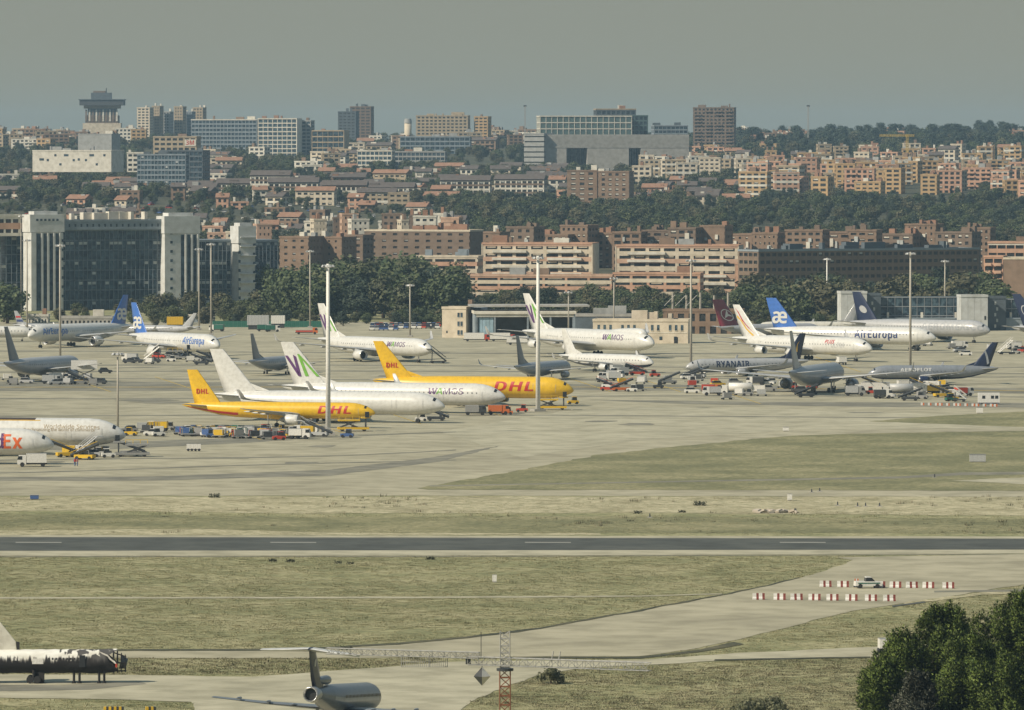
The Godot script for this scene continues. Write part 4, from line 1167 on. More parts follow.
func tug(t: Node3D, m: Material) -> void:
	part(t, "body", prism(PackedVector2Array([Vector2(-1.5, 0.3), Vector2(1.5, 0.3), Vector2(1.5, 0.9), Vector2(0.3, 1.05), Vector2(-0.1, 1.05), Vector2(-1.5, 0.95)]), 1.5), m)
	part(t, "cabin", prism(PackedVector2Array([Vector2(-1.0, 1.0), Vector2(0.3, 1.0), Vector2(0.1, 1.9), Vector2(-0.9, 1.9)]), 1.35), M.window_dark)
	boxpart(t, "roof", Vector3(-0.4, 1.94, 0), Vector3(1.2, 0.1, 1.45), m)
	wheels(t, [-0.95, 0.95], 0.68, 0.36)
func dolly(t: Node3D, m: Material, cargo: Material, full := true) -> void:
	boxpart(t, "deck", Vector3(0, 0.5, 0), Vector3(3.0, 0.14, 1.7), M.v_grey)
	wheels(t, [-1.1, 1.1], 0.65, 0.24)
	var b := MB.new()
	b.bar(Vector3(1.5, 0.45, 0), Vector3(2.3, 0.3, 0), 0.06)
	part(t, "drawbar", b.done(), M.v_dark)
	if full:
		part(t, "container", prism(PackedVector2Array([Vector2(-1.0, 0.6), Vector2(1.0, 0.6), Vector2(1.3, 1.0), Vector2(1.3, 1.85), Vector2(-1.0, 1.85)]), 1.5), cargo)
		for x in [-0.95, 1.24]: boxpart(t, "container_frame", Vector3(x, 1.42, 0), Vector3(0.08, 0.9, 1.54), m)
func belt_loader(t: Node3D, m: Material) -> void:
	boxpart(t, "body", Vector3(0, 0.7, 0), Vector3(4.4, 0.7, 1.8), m)
	var b := MB.new()
	b.bar(Vector3(-3.2, 0.9, 0.3), Vector3(3.4, 3.4, 0.3), 0.32)
	part(t, "conveyor", b.done(), M.v_dark)
	b = MB.new()
	b.bar(Vector3(-3.2, 1.5, 0.75), Vector3(3.4, 4.0, 0.75), 0.06)
	part(t, "rail", b.done(), m)
	boxpart(t, "driver_seat", Vector3(-1.2, 1.3, -0.6), Vector3(0.6, 0.7, 0.5), M.v_dark)
	wheels(t, [-1.5, 1.5], 0.85, 0.38)
func cargo_loader(t: Node3D, m: Material) -> void:
	boxpart(t, "chassis", Vector3(0, 0.7, 0), Vector3(7.5, 0.5, 2.8), m)
	boxpart(t, "main_deck", Vector3(-1.0, 2.6, 0), Vector3(5.2, 0.35, 2.8), m)
	boxpart(t, "bridge_deck", Vector3(3.0, 3.2, 0), Vector3(2.2, 0.3, 2.8), m)
	var b := MB.new()
	for z in [-1.2, 1.2]:
		b.bar(Vector3(-3.2, 0.9, z), Vector3(1.2, 2.5, z), 0.13)
		b.bar(Vector3(1.2, 0.9, z), Vector3(-3.2, 2.5, z), 0.13)
		b.bar(Vector3(3.0, 0.9, z), Vector3(3.0, 3.1, z), 0.13)
	part(t, "scissor_arms", b.done(), M.v_dark)
	boxpart(t, "operator_cab", Vector3(3.2, 4.0, 1.6), Vector3(1.0, 1.3, 0.9), M.window_dark)
	b = MB.new()
	for x in [-3.4, -1.8, -0.2, 1.4]: b.bar(Vector3(x, 2.7, 1.35), Vector3(x, 3.6, 1.35), 0.05)
	b.bar(Vector3(-3.4, 3.6, 1.35), Vector3(1.4, 3.6, 1.35), 0.05)
	part(t, "guard_rail", b.done(), M.v_yellow)
	wheels(t, [-2.6, 2.6], 1.2, 0.45)
func build_vehicles() -> void:
	var R := func(a: float) -> float: return deg_to_rad(a)
	var list := [
		["catering_truck", "white catering truck with its box raised on a scissor lift beside the grey jet", 84, 381.5, 184, "lift", "v_white", "v_white"],
		["pickup_truck", "small dark van parked beyond the catering truck", 105, 373.5, 10, "car", "v_dark", ""],
		["box_truck", "small white truck under the orange-lettered freighter's nose", 36, 467, 185, "truck", "v_white", "v_white"],
		["passenger_stairs", "blue-grey boarding stairs leaning towards the gold-lettered freighter", 86, 457.5, 20, "stairs", "v_silver", ""],
		["cargo_loader", "large grey cargo loader at the gold-lettered freighter's nose", 132, 457, 185, "loader", "v_grey", ""],
		["baggage_tug", "white tug next to the boarding stairs by the gold-lettered freighter", 100, 456.5, 5, "tug", "v_white", ""],
		["baggage_tug", "cream tug in front of the grey cargo loader", 108, 458, 10, "tug", "v_white", ""],
		["belt_loader", "yellow belt loader between the two white freighter noses", 66, 457.5, 200, "belt", "v_yellow", ""],
		["cargo_loader", "yellow cargo loader under the smaller yellow freighter's nose", 353, 431.5, 5, "loader_low", "v_yellow", ""],
		["baggage_tug", "dark blue tug on the apron right of the white mast's foot", 347, 438, 170, "tug", "v_blue", ""],
		["passenger_stairs", "small white stairs under the smaller yellow freighter's wing", 307, 434.5, 195, "stairs6", "v_white", ""],
		["baggage_tug", "white tug in front of the plain white jet's nose", 421, 421.5, 178, "tug", "v_white", ""],
		["belt_loader", "dark belt loader behind the white tug at the plain white jet's nose", 436, 421, 175, "belt", "v_dark", ""],
		["box_truck", "dark service truck below the purple-lettered jet's nose", 472, 415.5, 2, "truck_s", "v_dark", "v_grey"],
		["box_truck", "orange service truck below the purple-lettered jet's nose", 495, 415, 3, "truck_s", "v_orange", "v_orange"],
		["baggage_tug", "orange tug next to the orange service truck", 507, 415, 178, "tug", "v_orange", ""],
		["baggage_tug", "dark red tug under the larger yellow freighter's belly", 522, 412.5, 178, "tug", "v_red", ""],
		["cargo_loader", "yellow cargo loader under the larger yellow freighter's nose", 552, 410, 2, "loader_low", "v_yellow", ""],
		["baggage_tug", "yellow tug past the larger yellow freighter's nose", 573, 404.5, 190, "tug", "v_yellow", ""],
		["passenger_stairs", "dark boarding stairs in front of the jet behind the tall mast", 438, 363.5, 190, "stairs", "v_dark", ""],
		["fuel_tanker", "white fuel tanker below the grey wide-body jet's left wing", 737, 394.5, 175, "tank", "v_white", ""],
		["box_truck", "red box truck beside the small white vans on the taxi lane", 708, 393.5, 0, "truck_s", "v_orange", "v_red"],
		["pickup_truck", "small white car left of the red box truck", 692, 393.5, 0, "car", "v_white", ""],
		["box_truck", "white truck at the grey wide-body jet's left engine", 759, 394.5, 175, "truck_s", "v_white", "v_white"],
		["baggage_tug", "grey tug between fuel tanker and white truck", 748, 396, 175, "tug", "v_grey", ""],
		["box_truck", "long white trailer truck below the silver jet's nose", 874, 393.5, 180, "truck_l", "v_white", "v_white"],
		["fuel_tanker", "grey tanker between the two long white trailer trucks", 898, 395.5, 180, "tank", "v_silver", ""],
		["box_truck", "long white trailer truck below the silver jet's wing", 925, 394, 180, "truck_l", "v_white", "v_white"],
		["belt_loader", "yellow and dark belt loader right of the long white trailers", 942, 397.5, 200, "belt", "v_yellow", ""],
		["baggage_tug", "green-white tug beside the yellow and dark belt loader", 951, 401.5, 20, "tug", "v_green", ""],
		["passenger_stairs", "white stairs standing behind the row of white marker blocks", 960, 402, 170, "stairs6", "v_white", ""],
		["cabin_trailer", "white cabin trailer with dark windows behind the white marker blocks", 989, 404.5, 0, "cabin", "v_white", ""],
		["belt_loader", "red and dark belt loader below the navy-bellied jet's nose", 637, 375.5, 190, "belt", "v_red", ""],
		["baggage_tug", "red tug at the navy-bellied jet's nose gear", 655, 377, 10, "tug", "v_red", ""],
		["box_truck", "low white truck in front of the navy-bellied jet", 615, 381, 180, "truck_s", "v_white", "v_silver"],
		["belt_loader", "orange belt loader on the lane behind the white mast", 621, 391.5, 12, "belt", "v_orange", ""],
		["baggage_tug", "white tug on the lane behind the white mast", 632, 392, 175, "tug", "v_white", ""],
		["fire_truck", "low red vehicle parked alone on the far apron", 304, 334.5, 0, "truck_flat", "v_orange", "v_red"],
		["box_truck", "white catering truck under the red and gold tailed jet's nose", 842, 365, 100, "truck_s", "v_white", "v_white"],
		["box_truck", "white truck under the silver grey jet's nose", 957, 348.5, 10, "truck_s", "v_white", "v_white"],
		["box_truck", "yellow-topped white truck beside the swooping navy tail", 991, 352, 90, "truck_s", "v_white", "v_white"],
		["passenger_stairs", "white stairs by the ringed-emblem jet at the terminal", 1006, 354.5, 20, "stairs", "v_white", ""],
		["baggage_tug", "white tug by the ringed-emblem jet at the terminal", 1016, 354, 20, "tug", "v_white", ""],
		["cargo_loader", "dark cargo loader at the second blue-tailed jet's engine", 178, 359.5, 5, "loader", "v_grey", ""],
		["passenger_stairs", "white stairs at the second blue-tailed jet's side", 152, 361.5, 10, "stairs", "v_white", ""],
		["baggage_tug", "white tug in front of the second blue-tailed jet's wing", 196, 361, 15, "tug", "v_white", ""],
		["belt_loader", "grey belt loader in front of the second blue-tailed jet's nose", 207, 362, 195, "belt", "v_grey", ""],
		["box_truck", "green and white lorry by the green screen at the apron edge", 219, 331.5, 170, "truck_s", "v_white", "v_green"],
		["box_truck", "white lorry at the end of the green screen", 262, 331.5, 5, "truck_s", "v_white", "v_green"],
		["box_truck", "green lorry with white cab beside the two white containers", 270, 332, 8, "truck_s", "v_white", "v_green"],
		["airport_bus", "white bus beside the light blue hangar door", 474, 341.5, 0, "truck_l", "v_red", "v_white"],
		["airport_bus", "second white bus, in front of the dark hangar opening", 500, 341.5, 0, "truck_l", "v_red", "v_white"],
		["box_truck", "white trailer lorry at the hangar beside the humped jet's tail", 517, 345, 0, "truck_l", "v_white", "v_white"],
		["box_truck", "dark truck under the grey jet seen from behind by the catering truck", 48, 384, 0, "truck_s", "v_silver", "v_silver"],
		["box_truck", "white truck at the wing of the grey jet near the catering truck", 58, 381.5, 170, "truck_s", "v_white", "v_white"],
		["baggage_tug", "dark tug under the tail of the grey jet near the catering truck", 12, 383.5, 0, "tug", "v_dark", ""],
		["box_truck", "grey truck under the grey wide-body jet's right wing", 852, 396, 0, "truck_s", "v_grey", "v_silver"],
		["belt_loader", "dark belt loader under the grey wide-body jet's tail", 806, 397.5, 10, "belt", "v_dark", ""],
		["baggage_tug", "dark tug beside the navy-lettered jet's wing tip", 694, 383.5, 10, "tug", "v_grey", ""],
		["box_truck", "white van by the navy-lettered jet's nose gear", 688, 379.5, 10, "car", "v_white", ""],
	]
	for a in list:
		var cat: String = (a[0] as String).replace("_", " ")
		cat = {"pickup truck": "car", "catering truck": "truck", "box truck": "truck", "passenger stairs": "stairs", "cargo loader": "loader", "baggage tug": "tug", "belt loader": "loader", "fuel tanker": "tanker", "cabin trailer": "trailer", "fire truck": "truck", "airport bus": "bus"}[cat]
		var t := thing(a[0], a[1], cat, gp(a[2], a[3], 0.07), R.call(a[4]))
		var m: Material = M[a[6]]
		match a[5]:
			"lift": truck(t, m, M[a[7]], 7.5, 2.6, 2.6)
			"truck": truck(t, m, M[a[7]], 4.2, 1.9)
			"truck_s": truck(t, m, M[a[7]], 3.4, 1.6)
			"truck_l": truck(t, m, M[a[7]], 7.0, 2.1)
			"truck_flat": truck(t, m, M[a[7]], 6.0, 0.6)
			"car": road_car(t, m)
			"stairs": stairs(t, m)
			"stairs6": stairs(t, m, 6)
			"loader": cargo_loader(t, m)
			"loader_low": cargo_loader(t, m)
			"tug": tug(t, m)
			"belt": belt_loader(t, m)
			"tank": tanker(t, m)
			"cabin":
				boxpart(t, "cabin", Vector3(0, 1.7, 0), Vector3(5.6, 2.5, 2.4), m)
				for x in [-1.4, 0.9, 2.0]: boxpart(t, "window", Vector3(x, 1.9, 1.21), Vector3(0.8, 0.8, 0.06), M.window_dark)
				boxpart(t, "skirt", Vector3(0, 0.4, 0), Vector3(5.4, 0.3, 2.2), M.v_blue)
				wheels(t, [-1.6, 1.6], 1.0, 0.4)
	# crowds of small service vehicles around the parked jets
	for g in [[24, 862, 962, 386, 403, "below the silver jet with the navy tail"], [20, 690, 862, 384, 400, "around the grey wide-body jet with spread wings"], [14, 2, 100, 378, 386, "around the grey jet near the catering truck"], [16, 128, 216, 356, 365, "below the second blue-tailed jet"], [14, 596, 664, 370, 393, "below the navy-bellied jet"], [10, 900, 1022, 345, 356, "by the terminal below the silver grey jet"], [8, 664, 700, 372, 390, "by the navy-lettered jet's nose"], [9, 128, 184, 430, 437, "between the yellow container and the equipment cluster"], [8, 284, 330, 434, 442, "at the white mast's foot by the yellow freighter"], [8, 55, 130, 455, 460, "below the gold-lettered freighter"]]:
		var seen := {}
		for k in g[0]:
			var c: String = ["v_white", "v_white", "v_silver", "v_grey", "v_dark", "v_silver", "v_dark", "v_grey", "v_yellow", "v_red"][rng.randi() % 10]
			var kind: String = ["tug", "car", "dolly", "truck", "dolly", "tug", "belt", "dolly", "car"][rng.randi() % 9]
			var p := gp(rng.randf_range(g[1], g[2]), rng.randf_range(g[3], g[4]), 0.07)
			var turn := rng.randf_range(-0.4, 0.4) + (PI if rng.randf() < 0.5 else 0.0)
			if seen.has(kind + c):
				copy(seen[kind + c], p, turn)
				continue
			var info: Array = {"tug": ["baggage_tug", "tug"], "car": ["service_van", "van"], "dolly": ["container_dolly", "dolly"], "truck": ["box_truck", "truck"], "belt": ["belt_loader", "loader"]}[kind]
			var t := thing(info[0], "small %s %s %s" % [c.trim_prefix("v_"), info[1], g[5]], info[1], p, turn, "small service vehicles " + g[5])
			match kind:
				"tug": tug(t, M[c])
				"car": road_car(t, M[c])
				"dolly": dolly(t, M.v_silver, M[c])
				"truck": truck(t, M.v_white, M[c], 3.0, 1.5)
				"belt": belt_loader(t, M[c])
			seen[kind + c] = t
	# dollies and containers beside the smaller yellow freighter
	var cols := ["v_yellow", "v_yellow", "v_red", "v_grey", "v_dark", "v_grey", "v_dark", "v_white", "v_silver", "v_white", "v_grey", "v_dark", "v_blue", "v_green"]
	var protos := {}
	for k in 90:
		var u := rng.randf()
		var px := lerpf(183, 283, u) + rng.randf_range(-6, 6)
		var py := 434.5 + rng.randf_range(-2.0, 6.5) * (0.35 + 0.65 * u)
		var c: String = cols[rng.randi() % cols.size()]
		var kind := ["empty", "full", "full", "full", "tug", "tug", "empty", "full", "empty"][rng.randi() % 9] as String
		var key := kind + c
		var word := c.trim_prefix("v_")
		var p := gp(px, py, 0.07)
		var turn := rng.randf_range(-0.5, 0.5) + (PI if rng.randf() < 0.4 else 0.0)
		if protos.has(key):
			copy(protos[key], p, turn)
			continue
		var t: Node3D
		match kind:
			"empty":
				t = thing("baggage_dolly", "empty flat dolly with %s frame in the cluster by the smaller yellow freighter" % word, "dolly", p, turn, "ground equipment by the yellow freighter")
				dolly(t, M[c], M[c], false)
				var b := MB.new()
				b.bar(Vector3(-1.4, 0.5, 0.8), Vector3(-1.4, 1.9, 0.8), 0.07)
				b.bar(Vector3(-1.4, 0.5, -0.8), Vector3(-1.4, 1.9, -0.8), 0.07)
				b.bar(Vector3(-1.4, 1.9, -0.8), Vector3(-1.4, 1.9, 0.8), 0.07)
				part(t, "end_rail", b.done(), M[c])
			"full":
				t = thing("container_dolly", "%s container on a dolly in the cluster by the smaller yellow freighter" % word, "dolly", p, turn, "ground equipment by the yellow freighter")
				dolly(t, M.v_silver, M[c])
			"belt":
				t = thing("belt_loader", "%s belt loader in the cluster by the smaller yellow freighter" % word, "loader", p, turn, "ground equipment by the yellow freighter")
				belt_loader(t, M[c])
			"tug":
				t = thing("baggage_tug", "%s tug in the cluster by the smaller yellow freighter" % word, "tug", p, turn, "ground equipment by the yellow freighter")
				tug(t, M[c])
		protos[key] = t
	for k in 2:
		var t := thing("cargo_container", "tall yellow cargo container by the gold-lettered freighter's nose", "container", gp(150.5 + k * 6.2, 433, 0.07), 0.1, "yellow containers by the freighter nose")
		boxpart(t, "shell", Vector3(0, 1.35, 0), Vector3(1.35, 2.5, 1.6), M.v_yellow)
		for x in [-0.64, 0.0, 0.64]: boxpart(t, "rib", Vector3(x, 1.35, 0.82), Vector3(0.08, 2.4, 0.06), M.v_grey)
		boxpart(t, "pallet", Vector3(0, 0.07, 0), Vector3(1.4, 0.14, 1.65), M.v_dark)
	var wd: Node3D = null
	for k in 4:
		var p := gp(188 + k * 3.6, 451.5, 0.07)
		if wd: copy(wd, p, 0.05)
		else:
			wd = thing("white_cart", "small white covered cart in the short train on the open apron", "cart", p, 0.05, "train of white carts")
			boxpart(wd, "cover", Vector3(0, 1.0, 0), Vector3(0.75, 1.1, 1.2), M.v_white)
			boxpart(wd, "frame", Vector3(0, 0.4, 0), Vector3(0.8, 0.12, 1.25), M.v_dark)
			wheels(wd, [0.0], 0.5, 0.3)
	for k in 2:
		person(gp(74.5 + k * 2.5, 466.5, 0.07), 0.4 + k, "person in a red work vest standing below the two white freighter noses" if k == 0 else "person in an orange work vest standing below the two white freighter noses", M.v_red if k == 0 else M.v_orange)
	var mk: Node3D = null
	for k in 13:
		var p := gp(923 + k * 6.1 + (k % 3), 405.6 + k * 0.11, 0.07)
		if mk: copy(mk, p, 0.0)
		else:
			mk = thing("marker_block", "low white and red marker block in the row before the cabin trailer", "marker", p, 0.0, "marker blocks on the taxi lane")
			boxpart(mk, "body", Vector3(-0.25, 0.35, 0), Vector3(0.5, 0.7, 0.5), M.v_white)
			boxpart(mk, "red_half", Vector3(0.2, 0.33, 0), Vector3(0.4, 0.66, 0.48), M.v_orange)
	# apron edge: parked cars, containers, green screen
	var carp := {}
	for k in 44:
		var px := 372.0 + (k % 15) * 4.7 + rng.randf_range(-1, 1)
		var py := 327.0 + (k / 15) * 1.7
		if k >= 36:
			px = 700 + (k - 36) * 6
			py = 331
		var c: String = ["v_white", "v_white", "v_silver", "v_dark", "v_red", "v_blue"][rng.randi() % 6]
		if carp.has(c): copy(carp[c], gp(px, py, 0.05), PI / 2 + rng.randf_range(-0.05, 0.05))
		else:
			carp[c] = thing("parked_car", "%s car parked at the far apron edge" % c.trim_prefix("v_"), "car", gp(px, py, 0.05), PI / 2, "cars parked at the apron edge")
			road_car(carp[c], M[c])
	for a in [["yellow", "v_yellow", 175, 325, 6.0, 2.9], ["white", "v_silver", 258, 325.5, 8.0, 3.6], ["pale", "v_white", 278, 324, 5.2, 3.0]]:
		var t := thing("container", "%s storage container raised at the far apron edge" % a[0], "container", gp(a[2], a[3] + 4, 0.05))
		boxpart(t, "shell", Vector3(0, a[5] * 0.5 + 1.6, 0), Vector3(a[4], a[5], 2.6), M[a[1]])
		for k in 7: boxpart(t, "rib", Vector3(-a[4] * 0.45 + k * a[4] * 0.15, a[5] * 0.5 + 1.6, 1.32), Vector3(0.12, a[5] * 0.94, 0.08), M[a[1]])
		boxpart(t, "trestle", Vector3(0, 0.8, 0), Vector3(a[4] * 0.9, 1.6, 2.0), M.v_dark)
	var gs := thing("green_screen", "dark green mesh fence screen along the far apron edge", "fence", gp(268, 327.5, 0.05))
	for k in 27:
		boxpart(gs, "panel", Vector3(-20 + k * 1.55, 1.25, 0), Vector3(1.5, 2.3, 0.06), M.v_green)
		boxpart(gs, "post", Vector3(-20.77 + k * 1.55, 1.3, -0.06), Vector3(0.08, 2.6, 0.08), M.galvanised)
func person(p: Vector3, turn: float, label: String, vest: Material) -> void:
	var t := thing("person", label, "person", p, turn)
	var b := MB.new()
	b.group(1)
	for s in [-1.0, 1.0]:
		b.cyl(Vector3(s * 0.1, 0.02, 0), Vector3(s * 0.1, 0.48, 0.01), 0.06, 0.075, 8)
		b.cyl(Vector3(s * 0.1, 0.48, 0.01), Vector3(s * 0.09, 0.92, 0), 0.075, 0.1, 8)
		b.cyl(Vector3(s * 0.22, 1.42, 0), Vector3(s * 0.27, 1.12, 0.03), 0.06, 0.05, 8)
		b.cyl(Vector3(s * 0.27, 1.12, 0.03), Vector3(s * 0.26, 0.84, 0.1), 0.05, 0.035, 8)
	b.cyl(Vector3(0, 0.9, 0), Vector3(0, 1.2, 0), 0.17, 0.18, 10)
	b.cyl(Vector3(0, 1.2, 0), Vector3(0, 1.46, 0), 0.18, 0.19, 10)
	b.cyl(Vector3(0, 1.44, 0), Vector3(0, 1.56, 0), 0.06, 0.055, 8)
	b.cyl(Vector3(0, 1.54, 0.01), Vector3(0, 1.66, 0.01), 0.085, 0.1, 10)
	b.cyl(Vector3(0, 1.66, 0.01), Vector3(0, 1.76, 0.01), 0.1, 0.05, 10)
	part(t, "body", b.done(), M.v_blue)
	b = MB.new()
	b.cyl(Vector3(0, 0.92, 0), Vector3(0, 1.47, 0), 0.2, 0.21, 10)
	part(t, "vest", b.done(), vest)

# ---- buildings ----  front face at local z = 0, looking to +Z; yaw turns it towards the picture's right
func block(called: String, label: String, px0: float, px1: float, ytop: float, d: float, depth: float, yaw: float, o := {}, group := "") -> Node3D:
	var a := deg_to_rad(yaw)
	var w := (px1 - px0) * d / F / cos(a)
	var x := ((px0 + px1) * 0.5 - 512.0) * d / F
	var base := land(x, d) - 1.0
	if o.has("ybase"): base = H - (o.ybase - YH) * d / F
	var h := H - (ytop - YH) * d / F - base
	var root := thing(called, label, o.get("cat", "building"), Vector3(x, base, -d), a, group)
	foot.append([x - sin(a) * depth * 0.5, d + cos(a) * depth * 0.5, maxf(w, depth) * 0.5 + 2.0, w * 0.5 + 2.0, depth * 0.5 + 3.0])
	var wall: Material = M[o.get("wall", "b_brick")]
	var glass: Material = M[o.get("glass", "g_room")]
	var fh: float = o.get("fh", 3.1)
	var n := maxi(1, int(round(h / fh)))
	fh = h / n
	var sp: float = o.get("sp", 0.5)
	if o.get("solid", false):
		boxpart(root, "wall", Vector3(0, h / 2, -depth / 2), Vector3(w, h, depth), wall)
	else:
		boxpart(root, "glazing", Vector3(0, h / 2 - 0.1, -depth / 2), Vector3(w - 0.7, h - 0.4, depth - 0.7), glass)
		var alt: Material = M[o.get("alt", o.get("wall", "b_brick"))]
		for i in n + 1:
			var y0 := maxf(0.0, i * fh - fh * sp * 0.5)
			var y1 := minf(h, i * fh + fh * sp * 0.5)
			boxpart(root, "floor_band", Vector3(0, (y0 + y1) / 2, -depth / 2), Vector3(w, y1 - y0, depth), wall if i % 2 == 0 else alt)
		var cols: int = o.get("cols", maxi(2, int(w / 3.6)))
		var pw: float = o.get("pier", 1.3)
		if cols > 0 and pw > 0.0:
			for i in cols + 1:
				var xx := lerpf(-w / 2 + pw / 2, w / 2 - pw / 2, float(i) / cols)
				boxpart(root, "pier", Vector3(xx, h / 2, -0.2), Vector3(pw, h - 0.06, 0.36), wall)
			var sc := maxi(1, int(depth / 4.0))
			for s in [-1.0, 1.0]:
				for i in sc + 1:
					boxpart(root, "pier", Vector3(s * (w / 2 - 0.2), h / 2, lerpf(-depth + pw / 2, -pw / 2, float(i) / sc)), Vector3(0.36, h - 0.06, pw), wall)
			if o.get("blinds", 0.0) > 0.0:
				for i in n:
					for j in cols:
						if rng.randf() < o.blinds:
							var bw := w / cols - pw
							boxpart(root, "blind", Vector3(lerpf(-w / 2 + pw / 2, w / 2 - pw / 2, (j + 0.5) / cols), (i + 0.62) * fh, -0.3), Vector3(bw * 0.7, fh * (1.0 - sp) * 0.55, 0.12), M[o.get("blind_mat", "b_blind")])
		if o.get("ends", false):
			for s in [-1.0, 1.0]: boxpart(root, "end_wall", Vector3(s * w / 2, h / 2, -depth / 2), Vector3(0.5, h + 0.3, depth + 0.3), M[o.get("end_mat", o.get("wall", "b_brick"))])
		if o.get("balcony", 0) > 0:
			var nb: int = o.balcony
			for i in range(1, n):
				for j in nb:
					if rng.randf() < 0.35: continue
					boxpart(root, "balcony", Vector3(lerpf(-w * 0.5, w * 0.5, (j + 0.5) / nb), i * fh + 0.1, 0.55), Vector3(w / nb * 0.62, fh * 0.34, 1.2), M[o.get("balcony_mat", o.get("wall", "b_brick"))])
	boxpart(root, "roof", Vector3(0, h + 0.1, -depth / 2), Vector3(w - 0.8, 0.5, depth - 0.8), M[o.get("roof", "b_roof")])
	for s in [[0.0, 0.12, w + 0.3, 0.35], [0.0, -depth + 0.12, w + 0.3, 0.35]]:
		boxpart(root, "parapet", Vector3(s[0], h + 0.25, s[1] - 0.1), Vector3(s[2], 0.9, s[3]), M[o.get("cap", o.get("wall", "b_brick"))])
	for s in [-1.0, 1.0]:
		boxpart(root, "parapet", Vector3(s * w / 2, h + 0.22, -depth / 2), Vector3(0.3, 0.84, depth - 0.1), M[o.get("cap", o.get("wall", "b_brick"))])
	for k in int(o.get("tops", 1)):
		var tw := clampf(rng.randf_range(0.1, 0.22) * w, 1.5, 7.0)
		var th := rng.randf_range(1.6, 3.6)
		boxpart(root, ["stair_head", "lift_housing", "chimney", "roof_unit"][k % 4], Vector3(rng.randf_range(-0.42, 0.42) * w, h + 0.3 + th / 2, -rng.randf_range(0.2, 0.8) * depth), Vector3(tw if k % 4 < 2 else 1.3, th, rng.randf_range(2.0, 4.0)), M[o.get("top_mat", ["b_white", "b_tile", "b_brick", "b_grey"][rng.randi() % 4])])
	return root

